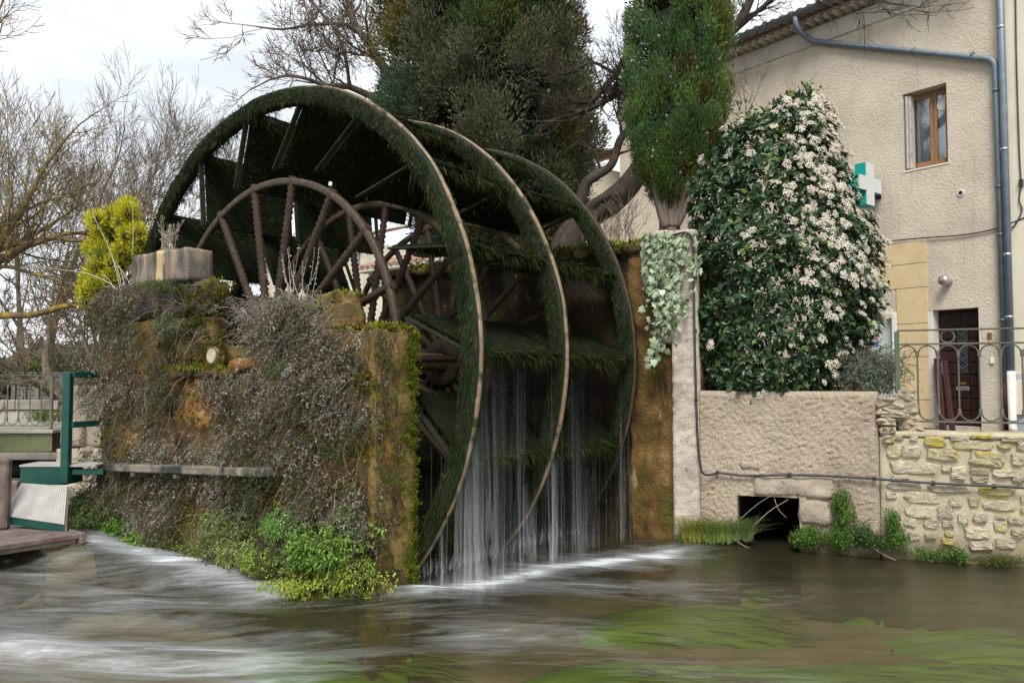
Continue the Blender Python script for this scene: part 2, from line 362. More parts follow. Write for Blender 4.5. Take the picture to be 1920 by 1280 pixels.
M['channel'] = mk('shaded_channel_stone', [(.28, (.010, .007, .004)), (.5, (.028, .018, .008)), (.74, (.07, .043, .016))], 2.6, .8, 1., 22., bdist=.05,
               over=[((.055, .065, .008), 2.2, .52, .68, (1, 1, .4)), ((.008, .007, .006), 3., .5, .68, (1.3, 1.3, .3)), ((.24, .14, .045), 7., .62, .72, (1, 1, .4))], spec=.35)  # wet brown stone, its colour darkened further for the shade behind the wheel
M['mortar'] = mk('wall_mortar', [(.28, (.33, .28, .19)), (.5, (.45, .39, .28)), (.72, (.54, .48, .37))], 5., .95, .8, 40., over=[((.40, .34, .08), 1.9, .55, .72), ((.25, .22, .15), 9., .58, .72)], damp=(.10, .085, .045))
M['stone'] = mk('wall_stone', [(.28, (.27, .235, .18)), (.5, (.42, .365, .27)), (.72, (.54, .48, .37))], 9., .95, .9, 26., rand=.2, bdist=.03,
               over=[((.16, .145, .11), 22., .56, .66, (.6, .6, 2.4)), ((.40, .34, .06), 4., .60, .7), ((.22, .2, .16), 3., .58, .72)])
M['stone_y'] = mk('lichen_stone', [(.28, (.26, .22, .15)), (.5, (.40, .35, .24)), (.72, (.54, .49, .38))], 9., .95, .9, 26., rand=.15, bdist=.03,
               over=[((.36, .29, .05), 4.5, .42, .62), ((.5, .46, .36), 16., .58, .68), ((.17, .15, .09), 22., .58, .68, (.6, .6, 2.4))])
M['lintel'] = mk('lintel_stone', [(.28, (.26, .215, .165)), (.5, (.36, .3, .235)), (.72, (.46, .39, .32))], 7., .95, .8, 30., over=[((.16, .13, .1), 12., .58, .7)])
# wheel
M['wet_wood'] = mk('wet_wheel_wood', [(.3, (.010, .011, .007)), (.55, (.022, .024, .013)), (.75, (.045, .04, .022))], 8., .75, .6, 40., over=[((.012, .026, .008), 4., .48, .62)], spec=.2)
M['paddle'] = mk('mossy_paddle', [(.3, (.006, .007, .004)), (.6, (.011, .015, .006)), (.8, (.022, .032, .009))], 7., .85, .7, 40., spec=.08)
M['tyre'] = mk('worn_rim_strip', [(.3, (.16, .105, .06)), (.6, (.29, .205, .125)), (.8, (.38, .30, .21))], 7., .55, .5, 50., over=[((.03, .035, .015), 5., .50, .62)])
M['hoop'] = mk('hoop_wood', [(.3, (.03, .02, .012)), (.7, (.075, .05, .03))], 12., .6, .3, 60.)
M['spoke'] = mk('spoke_wood', [(.3, (.020, .012, .007)), (.6, (.045, .026, .014)), (.8, (.085, .05, .028))], 14., .75, .5, 60.)
M['axle'] = mk('axle_wood', [(.3, (.06, .04, .015)), (.7, (.2, .15, .05))], 9., .9, .6, 40.)
M['axle_end'] = mk('axle_end_grain', [(.3, (.34, .27, .18)), (.7, (.52, .45, .36))], 20., .9, .3, 40.)
# plants
M['leaf'] = leafmat('leaf', .5, .22); M['gloss_leaf'] = leafmat('glossy_leaf', .38, .12, .45); M['petal'] = leafmat('petal', .7, .3, .2)
M['dry'] = leafmat('dry_stems', .85, .15, .1); M['moss'] = leafmat('moss', .8, .2, .15); M['weedleaf'] = leafmat('water_weed', .5, .3, .2)
M['bark'] = mk('bare_bark', [(.3, (.075, .058, .042)), (.55, (.15, .115, .085)), (.75, (.22, .18, .135))], 12., .95, .6, 40., stretch=(1, 1, .5), over=[((.26, .18, .05), 5., .60, .72)])
M['bark_dark'] = mk('dark_bark', [(.3, (.028, .021, .016)), (.55, (.06, .045, .034)), (.75, (.10, .08, .06))], 9., .95, .7, 40., stretch=(1, 1, .5))
M['bark_lichen'] = mk('lichen_bark', [(.3, (.07, .055, .035)), (.55, (.15, .115, .06)), (.75, (.21, .17, .09))], 12., .95, .6, 40., over=[((.32, .22, .03), 6., .52, .64)])
M['cypress_bark'] = mk('cypress_bark', [(.3, (.09, .07, .055)), (.7, (.25, .2, .165))], 14., .95, .8, 40., stretch=(2, 2, .15), bstretch=(2, 2, .2))
M['core'] = flat('crown_gap_shade', (.022, .026, .014), .95)  # dark colour stands in for shade in the gaps between crown clumps
M['earth'] = mk('earth', [(.3, (.09, .07, .045)), (.7, (.17, .14, .09))], 1.5, .95, .6, 20., over=[((.07, .10, .02), 1., .5, .65)])
M['asphalt'] = mk('street', [(.3, (.12, .115, .105)), (.7, (.19, .18, .165))], 3., .95, .4, 60.)
M['bed'] = mk('river_bed', [(.3, (.12, .085, .05)), (.5, (.28, .21, .13)), (.72, (.38, .295, .19))], 1.6, .9, .5, 14., stretch=(.5, 1.6, 1), over=[((.10, .075, .045), .9, .56, .74, (.4, 1.6, 1))])

# ------------------------------------------------------------------ ground, river bed, water
def ngon(name, pts, z, mat, **pr):
    mb = MB(); mb.add([(x, y, z) for x, y in pts], [list(range(len(pts)))]); return obj(name, mb, mat, kind='structure', **pr)
ngon('river_bed', [(-60, -30), (60, -30), (60, 40), (-60, 40)], -.75, M['bed'])
ngon('ground', [(-400, 17.2), (-3.0, 17.2), (-.6, 13.6), (1.9, 12.0), (2.6, 10.4), (60, -8), (400, -8), (400, 600), (-400, 600)], .9, M['earth'])

def smooth(a, b, x):
    t = np.clip((x - a) / (b - a), 0, 1); return t * t * (3 - 2 * t)
def make_water():
    xs = np.unique(np.concatenate([np.linspace(-40, -9, 16), np.arange(-9, 9.01, .055), np.linspace(9, 40, 16)]))
    ys = np.unique(np.concatenate([np.linspace(-25, 3.5, 14), np.arange(3.5, 12.01, .055), np.linspace(12, 17.3, 20)]))
    X, Y = np.meshgrid(xs, ys, indexing='ij')
    y0 = (5.0 - .593 * X) / .805; hh_ = .42 * np.log1p(np.exp(2.2 * (-X - .6))) / 2.2
    across = Y + hh_ * np.exp(-np.maximum(0, y0 - Y) / 2.4) * 1. + .06 * X * smooth(-1, 3, X); along = X + .12 * Y
    # where the wheel sheds water the current leaves the channel slanting towards the viewer
    across = across + .22 * np.clip(X + .2, -.6, 2.4) * smooth(4.2, 1.2, X) * smooth(5.6, 7.2, Y)
    # foam: rapids at the left, the line where the wheel sheds water, faint streaks between
    def seg(ax, ay, bx, by):
        vx, vy = bx - ax, by - ay; t = np.clip(((X - ax) * vx + (Y - ay) * vy) / (vx * vx + vy * vy), 0, 1)
        return np.hypot(X - ax - t * vx, Y - ay - t * vy), t
    d1, t1 = seg(-.80, 7.36, .25, 8.02); d2, t2 = seg(.25, 8.02, 1.75, 9.0)
    foam = .98 * np.exp(-(np.minimum(d1, d2) / .26) ** 2)
    foam = np.maximum(foam, .62 * np.exp(-(np.minimum(d1, d2) / .55) ** 2))
    rap = smooth(-1.0, -3.4, X + .0 * Y) * smooth(10.4, 8.6, Y)
    foam = np.maximum(foam, .42 * rap)
    d3, _ = seg(-4.7, 9.2, -2.2, 7.4); foam = np.maximum(foam, .82 * np.exp(-(d3 / .5) ** 2))
    d4, _ = seg(-4.5, 5.6, -1.9, 5.5); foam = np.maximum(foam, .72 * np.exp(-(d4 / .9) ** 2))
    d5, _ = seg(-1.2, 6.6, 2.0, 5.2); foam = np.maximum(foam, .34 * np.exp(-(d5 / .7) ** 2))
    d6, _ = seg(-.2, 7.6, 2.2, 7.3); foam = np.maximum(foam, .40 * np.exp(-(d6 / .5) ** 2))
    foam = np.maximum(foam, .05 * smooth(5., 1., X))
    amp = .038 + .085 * rap + .02 * np.exp(-(np.minimum(d1, d2) / .4) ** 2)
    Zh = np.zeros_like(X)
    for k, (fa, fc, am) in enumerate([(.9, 2.2, .5), (1.7, 4.3, .35), (2.4, 7.9, .22), (4.2, 12.5, .12)]):
        ph = np.sin(across * .7 + k) * 1.3
        Zh += am * np.sin(fa * along + fc * across + ph + 1.7 * k + 1.2 * np.sin(.6 * along - k)) * np.cos(.5 * fa * along - .4 * fc * across + k)
    Zh = Zh * amp + .16 * smooth(-2.6, -6., X) * smooth(7.4, 9.4, Y)
    Zh = Zh * smooth(14., 12.5, Y)
    nx, ny = X.shape; V = np.stack([X, Y, Zh], -1).reshape(-1, 3)
    i = np.arange(nx - 1)[:, None] * ny; j = np.arange(ny - 1)[None]
    Q = np.stack([i + j, i + ny + j, i + ny + j + 1, i + j + 1], -1).reshape(-1, 4)
    mb = MB(); mb.add(V, Q); me = mb.mesh('water', True)
    a = me.attributes.new('flow', 'FLOAT_VECTOR', 'POINT')
    a.data.foreach_set('vector', np.stack([along, across, 0 * X], -1).reshape(-1).astype(np.float32))
    f = me.attributes.new('foam', 'FLOAT', 'POINT'); f.data.foreach_set('value', foam.reshape(-1).astype(np.float32))
    m, nt, o, p = newmat('river_water'); L = nt.links.new
    at_ = nt.nodes.new('ShaderNodeAttribute'); at_.attribute_name = 'flow'; af = nt.nodes.new('ShaderNodeAttribute'); af.attribute_name = 'foam'
    n1 = nz_node(nt, at_.outputs['Vector'], 1., 8, .66, (.75, 3.6, 1), 1.3)
    n2 = nz_node(nt, at_.outputs['Vector'], 1., 7, .66, (2.6, 11., 1), 1.2)
    n3 = nz_node(nt, at_.outputs['Vector'], 1., 4, .5, (.6, 1.3, 1), .3)
    def mth(op, a, b, c=None):
        q = nt.nodes.new('ShaderNodeMath'); q.operation = op
        for k, x in enumerate((a, b, c)):
            if x is None: continue
            if isinstance(x, (int, float)): q.inputs[k].default_value = x
            else: L(x, q.inputs[k])
        return q.outputs[0]
    s_ = mth('ADD', mth('MULTIPLY', n1, .5), mth('MULTIPLY', n2, .28)); s_ = mth('ADD', s_, mth('MULTIPLY', n3, .34))   # ~ .56 mean
    v = mth('ADD', s_, mth('MULTIPLY', af.outputs['Fac'], .42))
    fm = ramp(nt, v, [(.66, (0, 0, 0)), (.80, (.11, .11, .11)), (.93, (.36, .36, .36)), (1.08, (.78, .78, .78))])
    bmp = nt.nodes.new('ShaderNodeBump'); bmp.inputs['Strength'].default_value = .35; bmp.inputs['Distance'].default_value = .06
    L(mth('ADD', mth('MULTIPLY', n1, .6), mth('MULTIPLY', n2, .3)), bmp.inputs['Height'])
    t = nt.nodes.new('ShaderNodeBsdfTransparent'); t.inputs[0].default_value = (.74, .76, .60, 1)
    g = nt.nodes.new('ShaderNodeBsdfGlossy'); g.inputs['Roughness'].default_value = .17; g.inputs[0].default_value = (1, 1, 1, 1); L(bmp.outputs[0], g.inputs['Normal'])
    fr = nt.nodes.new('ShaderNodeFresnel'); fr.inputs[0].default_value = 1.33; L(bmp.outputs[0], fr.inputs['Normal'])
    mk_ = nt.nodes.new('ShaderNodeBsdfDiffuse'); mk_.inputs[0].default_value = (.078, .067, .038, 1); mt_ = nt.nodes.new('ShaderNodeMixShader'); mt_.inputs[0].default_value = .30; L(t.outputs[0], mt_.inputs[1]); L(mk_.outputs[0], mt_.inputs[2])
    ms = nt.nodes.new('ShaderNodeMixShader'); L(fr.outputs[0], ms.inputs[0]); L(mt_.outputs[0], ms.inputs[1]); L(g.outputs[0], ms.inputs[2])
    df = nt.nodes.new('ShaderNodeBsdfDiffuse'); df.inputs[0].default_value = (.70, .75, .79, 1)
    m2 = nt.nodes.new('ShaderNodeMixShader'); L(fm, m2.inputs[0]); L(ms.outputs[0], m2.inputs[1]); L(df.outputs[0], m2.inputs[2])
    L(m2.outputs[0], o.inputs[0])
    ob = link('water', me, None, m); ob['kind'] = 'structure'; ob['_b'] = (0., 0., 0.)
make_water()

# water weed: soft mats streaming along the bed, with loose strands
M['weed_mat'] = mk('weed_mat', [(.25, (.05, .10, .010)), (.45, (.13, .27, .018)), (.62, (.24, .42, .03)), (.8, (.36, .47, .06))], 1.6, .7, .5, 5., stretch=(.35, 7.5, 1), bstretch=(.5, 9, 1), bdist=.05)
mb = MB(); st_ = MB()
for (x0, x1, y0, y1, n, hgt) in ((1120, 1440, 1140, 1196, 240, .50), (1300, 2050, 1240, 1340, 600, .50), (1570, 1890, 1120, 1166, 200, .46), (470, 740, 1205, 1275, 260, .40), (1230, 1450, 1092, 1136, 160, .42), (1010, 1330, 1240, 1310, 180, .38), (1700, 2000, 1180, 1225, 120, .36)):
    hgt *= .30; c = hit((x0 + x1) / 2, (y0 + y1) / 2, (0, 0, -.68), (0, 0, 1)); e = hit(x1, (y0 + y1) / 2, (0, 0, -.68), (0, 0, 1)); b = hit((x0 + x1) / 2, y1, (0, 0, -.68), (0, 0, 1)); ax_, ay_ = abs(e[0] - c[0]) * 1.25, abs(b[1] - c[1]) * 1.35
    m_ = 64; gx = np.linspace(-1, 1, m_); V = []
    for a in gx:
        for q in gx:
            w_ = mnoise.noise((a * .55 * ax_ + c[0], q * 4.5 * ay_ + c[1] * 3, 1.)) * .5 + mnoise.noise((a * ax_ * .8, q * ay_ * 14, c[1] * 5)) * .35
            rr = math.hypot(a * (1 + .25 * math.sin(q * 3 + c[0])), q); V.append((c[0] + a * ax_, c[1] + q * ay_ - .10 * a * ax_ * .3, -.775 + hgt * max(0, .95 - rr * rr + w_ * 1.9) ** .8 + .02 * w_))
    V = np.array(V); V[:, 2] = np.minimum(V[:, 2], -.10); i_ = np.arange(m_ - 1)[:, None] * m_; j_ = np.arange(m_ - 1)[None]
    mb.add(V, np.stack([i_ + j_, i_ + m_ + j_, i_ + m_ + j_ + 1, i_ + j_ + 1], -1).reshape(-1, 4), None, True)
    k = RNG.integers(0, len(V), n); k = k[V[k, 2] > -.72]; P = V[k] + RNG.normal(0, .02, (len(k), 3)) * np.array([1, 1, .3]); d = np.stack([np.ones(len(k)), RNG.normal(-.05, .07, len(k)), RNG.normal(.0, .02, len(k))], 1)
    st_.cards(P, d, np.tile([0, 0, 1.], (len(k), 1)), RNG.uniform(.4, 1.0, len(k)), RNG.uniform(.02, .05, len(k)), np.array([.26, .40, .045]) * RNG.uniform(.7, 1.3, (len(k), 1)))
ww_ = tag(obj('water_weed', mb, M['weed_mat']), 'bright green weed streaming under the brown river surface', 'water weed', kind='stuff')
o_ = obj('weed_strands', st_, M['weedleaf'], ww_); o_['kind'] = 'stuff'

# street in front of the house, garden bank behind the mill channel
ngon('street', [tuple(wf(2.2, -.42, 0)[:2]), tuple(wf(7, -.42, 0)[:2]), tuple(hf(-9, .02, 0)[:2]), tuple(hf(5., .02, 0)[:2])], 1.06, M['asphalt'])
mb = MB()
gp = [pf(-8.85 * 0 + 3.6, 9.3, 0), pf(9.2, 9.3, 0), pf(10.5, 13, 0), hf(8.6, .03, 0), hf(5.2, .03, 0), wf(.25, -.9, 0)]
gp = [(p[0], p[1]) for p in gp]; k = len(gp)
mb.add([(x, y, 3.38) for x, y in gp] + [(x, y, .5) for x, y in gp], [[i, (i + 1) % k, (i + 1) % k + k, i + k] for i in range(k)])
mb.add([(x, y, 3.38) for x, y in gp], [list(range(k))])
obj('garden_terrace', mb, M['earth'], kind='structure')

# ------------------------------------------------------------------ house
house = thing('stucco_house', 'beige roughcast house with tiled eave, wooden window and brown front door', 'house', hf(3, 0, 1))
S0, S1 = -.80, 7.85; ZE = 8.82
sw0, zw0 = hpx(1778, 306); sw1, zw1 = hpx(1692, 178); zwb = hpx(1692, 319)[1]; zwt = zw1
WIN = (sw0, sw1, (zw0 + zwb) / 2, zwt)
DR = (-.42, .46, 1.06, 3.10)
SHOP = (1.02, 1.98, 1.06, 3.06)
mb = MB(); gridwall(mb, hf, S0, S1, .4, ZE, [WIN, DR, SHOP], 0, .35)
obj('wall', mb, M['render'], house)
mb = MB()          # gable end and back so that the house is solid
a, b = hf(S1, -.36, 0), hf(S1, -7, 0); c, d = hf(S0, -7, 0), hf(S0, -.36, 0)
for p, q in ((a, b), (b, c), (c, d)): mb.add([p + Z * .4, q + Z * .4, q + Z * ZE, p + Z * ZE], [[0, 1, 2, 3]])
obj('wall', mb, M['render'], house)
# yellow panel on ground floor, in courses
sy1, _ = hpx(1560, 500); sy0, zy = hpx(1737, 449)
zz = [1.07] + sorted(hpx(1737, y)[1] for y in (749, 668, 605, 537, 491)) + [zy]
for i in range(len(zz) - 1):
    spans = ((sy0, sy1),) if zz[i] >= SHOP[3] - .02 else ((SHOP[1] + .06, sy1), (sy0, SHOP[0] - .06))
    for (a_, b_) in spans:
        mb = MB(); mb.box(hf, a_, b_, 0, .018, zz[i], zz[i + 1] - .012, .004); obj('yellow_course', mb, M['yellow_wall'], house)
# window
wi = MB(); s0, s1, z0, z1 = WIN
dp = -.20
for (x0, x1, y0, y1) in ((s0 + .002, s0 + .045, z0, z1), (s1 - .045, s1 - .002, z0, z1), (s0 + .046, s1 - .046, z1 - .05, z1 - .002), (s0 + .046, s1 - .046, z0 + .002, z0 + .05)):
    wi.box(hf, x0, x1, dp - .05, dp, y0, y1)
win = obj('window', wi, M['oak'], house)
mid = (s0 + s1) / 2 - .06
for (x0, x1) in ((s0 + .05, mid - .003), (mid + .003, s1 - .05)):
    m2 = MB(); zb, zt = z0 + .053, z1 - .053
    m2.box(hf, x0, x0 + .06, dp - .035, dp + .012, zb, zt); m2.box(hf, x1 - .06, x1, dp - .035, dp + .012, zb, zt)
    m2.box(hf, x0 + .062, x1 - .062, dp - .035, dp + .01, zt - .06, zt); m2.box(hf, x0 + .062, x1 - .062, dp - .035, dp + .01, zb, zb + .08)
    obj('sash', m2, M['oak'], win)
    m3 = MB(); m3.box(hf, x0 + .058, x1 - .058, dp - .016, dp - .010, zb + .076, zt - .058, .001); obj('pane', m3, M['glass'], win)
mb = MB(); n = 40
V = [hf(x, dp - .10 + .022 * math.sin(i * 1.7) + .01 * math.sin(i * .6), z) for i, x in enumerate(np.linspace(s0 + .03, s1 - .03, n)) for z in (z0 + .02, z1 - .03)]
mb.add(V, [[2 * i, 2 * i + 2, 2 * i + 3, 2 * i + 1] for i in range(n - 1)]); obj('curtain', mb, M['curtain'], win, True)
mb = MB(); mb.box(hf, s0, s1, -.345, -.335, z0, z1, .001); obj('room_back', mb, M['dark_in'], win)
mb = MB()
for k in range(2): mb.box(hf, s1 - .075 - .045 * k, s1 - .035 - .045 * k, -.17, -.01 - .03 * k, z0 + .03, z1 - .04)
for zc in (z0 + .25, z1 - .3, (z0 + z1) / 2): mb.box(hf, s1 - .13, s1 - .121, -.06, -.03, zc, zc + .06, .002)
obj('folded_shutter', mb, M['grey_wood'], house)
mb = MB(); mb.box(hf, s0 - .02, s1 + .02, .001, .012, z0 - .035, z0 - .002, .003); obj('window_sill', mb, M['door_stone'], house)
mb = MB(); th = np.linspace(0, 2 * np.pi, 33)
cs, cz = hpx(1768, 196, dp); mb.tube([hf(cs + .095 * math.cos(t), dp + .004, cz + .095 * math.sin(t)) for t in th], .008, 5, cap=False)
mb.add([hf(cs, dp + .002, cz)] + [hf(cs + .09 * math.cos(t), dp + .002, cz + .09 * math.sin(t)) for t in th[:-1]], [[0, 1 + i, 1 + (i + 1) % 32] for i in range(32)])
obj('pane_sticker', mb, M['lightbox'], house)
# door in a pale reveal
s0, s1, z0, z1 = DR
mb = MB(); mb.box(hf, s1 - .11, s1 - .002, -.30, -.004, z0, z1 - .002); mb.box(hf, s0 + .002, s0 + .03, -.30, -.004, z0, z1 - .002); obj('door_reveal', mb, M['door_stone'], house)
x0, x1 = s0 + .033, s1 - .113; dp = -.22
mb = MB(); mb.box(hf, x0, x1, dp - .05, dp, z0 + .07, z1 - .004)
door = obj('door', mb, M['door'], house)
gx0, gx1 = x0 + (x1 - x0) * .36, x0 + (x1 - x0) * .60; gz0, gz1 = z0 + .95, z1 - .37
rows = np.linspace(z0 + .12, z1 - .30, 9)
for i in range(8):
    for (p0, p1) in ((x0 + .04, gx0 - .03), (gx1 + .03, x1 - .04)):
        m2 = MB(); m2.box(hf, p0, p1, dp + .001, dp + .022, rows[i] + .015, rows[i + 1] - .015, .014); obj('door_panel', m2, M['door'], door)
for (p0, p1) in ((x0 + .04, (x0 + x1) / 2 - .01), ((x0 + x1) / 2 + .01, x1 - .04)):
    m2 = MB(); m2.box(hf, p0, p1, dp + .001, dp + .022, z1 - .28, z1 - .05, .014); obj('door_panel', m2, M['door'], door)
for i in range(3):
    m2 = MB(); m2.box(hf, gx0, gx1, dp + .001, dp + .022, rows[i] + .015, rows[i + 1] - .015, .014); obj('door_panel', m2, M['door'], door)
m2 = MB(); m2.box(hf, gx0, gx1, dp + .001, dp + .008, gz0, gz1, .001); obj('door_glass', m2, flat('smoked_glass', (.035, .045, .05), .15), door)
m2 = MB(); k = 5; hgt = (gz1 - gz0) / k
for i in range(k):
    za, zb = gz0 + i * hgt, gz0 + (i + 1) * hgt
    m2.tube([hf(gx0, dp + .018, za), hf(gx1, dp + .018, zb)], .006, 5); m2.tube([hf(gx1, dp + .024, za), hf(gx0, dp + .024, zb)], .006, 5)
obj('door_grille', m2, M['iron'], door)
m2 = MB(); hx = x1 - .055; m2.box(hf, hx - .02, hx + .02, dp + .022, dp + .032, z0 + .93, z0 + 1.15); m2.tube([hf(hx, dp + .03, z0 + 1.05), hf(hx, dp + .075, z0 + 1.05), hf(hx - .11, dp + .08, z0 + 1.05)], .009, 6)
obj('handle', m2, M['steel'], door)
m2 = MB(); m2.box(hf, gx0 - .02, gx1 + .02, dp + .023, dp + .036, z0 + .66, z0 + .73); obj('letter_slot', m2, M['steel'], door)
m2 = MB(); m2.box(hf, gx0 + .03, gx1 - .03, dp + .023, dp + .030, z0 + .76, z0 + .80); obj('name_plate', m2, M['brass'], door)
mb = MB(); mb.box(hf, s0 + .034, s1 - .114, -.30, -.05, z0 - .02, z0 + .062); obj('door_step', mb, M['coping'], house)
mb = MB(); mb.box(hf, s0, s1, -.34, -.32, z0, z1); obj('door_back', mb, M['dark_in'], house)
# pharmacy side door with the printed pinwheel
s0, s1, z0, z1 = SHOP
mb = MB(); mb.box(hf, s0 - .055, s0 + .03, -.10, .03, z0, z1 + .05); mb.box(hf, s1 - .03, s1 + .055, -.10, .03, z0, z1 + .05); mb.box(hf, s0 + .032, s1 - .032, -.10, .028, z1 - .03, z1 + .05)
shop = obj('shop_door_frame', mb, M['white'], house)
mb = MB(); mb.box(hf, s0 + .03, s1 - .03, -.12, -.10, z0 + .02, z1 - .03); obj('printed_panel', mb, M['pale_glass'], shop)
mb = MB(); mb.box(hf, s0 + .032, s0 + .06, -.098, -.05, z0 + .02, z1 - .032); obj('frame_liner', mb, M['yellow_wall'], shop)
pc = hpx(1635, 640, -.095); 
for k in range(4):
    mb = MB(); a0 = k * math.pi / 2; pts = []
    for t in np.linspace(0, 1, 9): 
        a = a0 + 1.5 * t; r = .13 * math.sin(math.pi * min(1, t * .5 + .5) * .98 + .0) if False else .135 * (1 - .15 * t); pts.append(hf(pc[0] + r * math.cos(a), -.096 + .0005 * k, pc[1] + r * math.sin(a)))
    for t in np.linspace(1, 0, 9):
        a = a0 + 1.5 * t; r = .135 * (1 - .15 * t) * (.25 + .55 * t); pts.append(hf(pc[0] + r * math.cos(a), -.096 + .0005 * k, pc[1] + r * math.sin(a)))
    mb.add(pts, [[i, i + 1, 16 - i, 17 - i] for i in range(8)]); obj('pinwheel_blade', mb, M['red' if k % 2 else 'blue'], shop)
rs = hpx(1612, 690, -.09); mb = MB(); mb.box(hf, rs[0] - .02, rs[0] + .35, -.098, -.09, z0 + .1, rs[1] + .1, .002); obj('red_print', mb, M['red'], shop)
# eave: cornice band, two rows of scalloped tile ends, roof, gutter
mb = MB(); mb.box(hf, S0, S1 + .02, .001, .03, ZE - .34, ZE + .0, .004); obj('cornice_band', mb, M['band'], house)
def halftile(r, L, n=8):
    mb = MB(); V = []
    for a in np.linspace(0, math.pi, n + 1):
        for (rr, y) in ((r, 0), (r * .86, L), (r * .86 - .013, L), (r - .014, 0)): V.append((rr * math.cos(a), y, rr * math.sin(a)))
    Q = []
    for i in range(n):
        for k in range(4): Q.append([4 * i + k, 4 * i + 4 + k, 4 * i + 4 + (k + 1) % 4, 4 * i + (k + 1) % 4])
    mb.add(V, Q); return mb.mesh('tile_mesh', True)
tm1 = halftile(.085, .34); tm1.materials.append(M['eave_tile']); tm2 = halftile(.095, .5); tm2.materials.append(M['terracotta'])
hb = np.array(house['_b']); hyaw = math.atan2(HN[1], HN[0]) - math.pi / 2
def puttile(me, s, o, z, tilt, flip=0.):
    ob = bpy.data.objects.new('tile', me); C.objects.link(ob); ob.parent = house; ob.location = tuple(hf(s, o, z) - hb); ob.rotation_euler = (tilt, flip, hyaw + math.pi); return ob
for row, (o, z) in enumerate(((.30, ZE + .01),)):
    s = S0 + .1 + .09 * row
    while s < S1:
        puttile(tm1, s, o, z, 0.); s += .182
    mb = MB(); mb.box(hf, S0, S1, -.30, o - .02, z + .087, z + .107, .003); obj('eave_course', mb, M['band'], house)
s = S0 + .1
while s < S1 + .1:
    puttile(tm2, s, .46, ZE + .19, R_(17)); s += .2
mb = MB(); n = 44; sl = math.tan(R_(17)); V = []
for i in range(n * 4 + 1):
    s = S0 - .02 + (S1 - S0 + .1) * i / (n * 4); w = .045 * math.sin(i / 4 * 2 * math.pi)
    for o in (.40, -.8, -3.6): V.append(hf(s, o, ZE + .17 + (.40 - o) * sl + w))
mb.add(V, [[3 * i + k, 3 * i + 3 + k, 3 * i + 4 + k, 3 * i + 1 + k] for i in range(n * 4) for k in range(2)]); obj('roof', mb, M['terracotta'], house, True)
mb = MB(); V = []; 
for s in np.linspace(S0, S1 + .05, 20):
    for a in np.linspace(math.pi, 2 * math.pi, 9):
        for r in (.075, .069): V.append(hf(s, .50 + r * math.cos(a), ZE + .185 + r * math.sin(a)))
Q = []
for i in range(19):
    for k in range(8):
        b0 = i * 18 + 2 * k; Q += [[b0, b0 + 2, b0 + 20, b0 + 18], [b0 + 1, b0 + 19, b0 + 21, b0 + 3]]
mb.add(V, Q); mb.tube([hf(S0, .575, ZE + .19), hf(S1 + .05, .575, ZE + .19)], .012, 6); obj('gutter', mb, M['zinc_dark'], house, True)
for s in np.arange(S0 + .3, S1, .62):
    mb = MB(); mb.tube([hf(s, .50 + .082 * math.cos(a), ZE + .185 + .082 * math.sin(a)) for a in np.linspace(math.pi, 2 * math.pi, 7)], .006, 4); obj('gutter_bracket', mb, M['zinc_dark'], house)
# downpipes
def smoothpath(pts, k=6):
    P = np.array(pts, float); out = []
    for i in range(len(P) - 1):
        p0 = P[max(i - 1, 0)]; p1 = P[i]; p2 = P[i + 1]; p3 = P[min(i + 2, len(P) - 1)]
        for t in np.arange(k) / k:
            out.append(.5 * ((2 * p1) + (-p0 + p2) * t + (2 * p0 - 5 * p1 + 4 * p2 - p3) * t * t + (-p0 + 3 * p1 - 3 * p2 + p3) * t ** 3))
    out.append(P[-1]); return np.array(out)
def elbow(pts, r=.12, k=5):
    P = [np.array(p, float) for p in pts]; out = [P[0]]
    for i in range(1, len(P) - 1):
        a = nrm(P[i - 1] - P[i]); b = nrm(P[i + 1] - P[i]); s_, e_ = P[i] + a * r, P[i] + b * r
        for t in np.linspace(0, 1, k): out.append((1 - t) ** 2 * s_ + 2 * t * (1 - t) * P[i] + t * t * e_)
    out.append(P[-1]); return out
def hp_(px, py, o): s, z = hpx(px, py, o); return hf(s, o, z)
po = .075
g1 = hpx(1492, 52, .5); top = hf(g1[0], .5, ZE + .12)
mb = MB(); e1 = hp_(1866, 112, po)
mb.tube(elbow([top, top - Z * .22, hp_(1520, 77, po), e1, hp_(1886, 716, po)], .14), .052, 10); obj('downpipe', mb, M['zinc'], house, True)
mb = MB(); mb.tube([hp_(1886, 714, po), hp_(1890, 806, po)], .058, 10); obj('downpipe_foot', mb, M['maroon'], house, True)
for (px, py) in ((1558, 82), (1714, 96), (1824, 104)):
    mb = MB(); q = hpx(px, py, po); mb.tube([hf(q[0] - .02, po, q[1]), hf(q[0] + .02, po, q[1])], .06, 10); obj('pipe_clip', mb, M['zinc_dark'], house)
for py in (170, 350, 440, 600):
    mb = MB(); q = hpx(1866 + (py - 112) * .033, py, po); mb.tube([hf(q[0], po, q[1] - .025), hf(q[0], po, q[1] + .025)], .060, 10); obj('pipe_clip', mb, M['zinc_dark'], house)
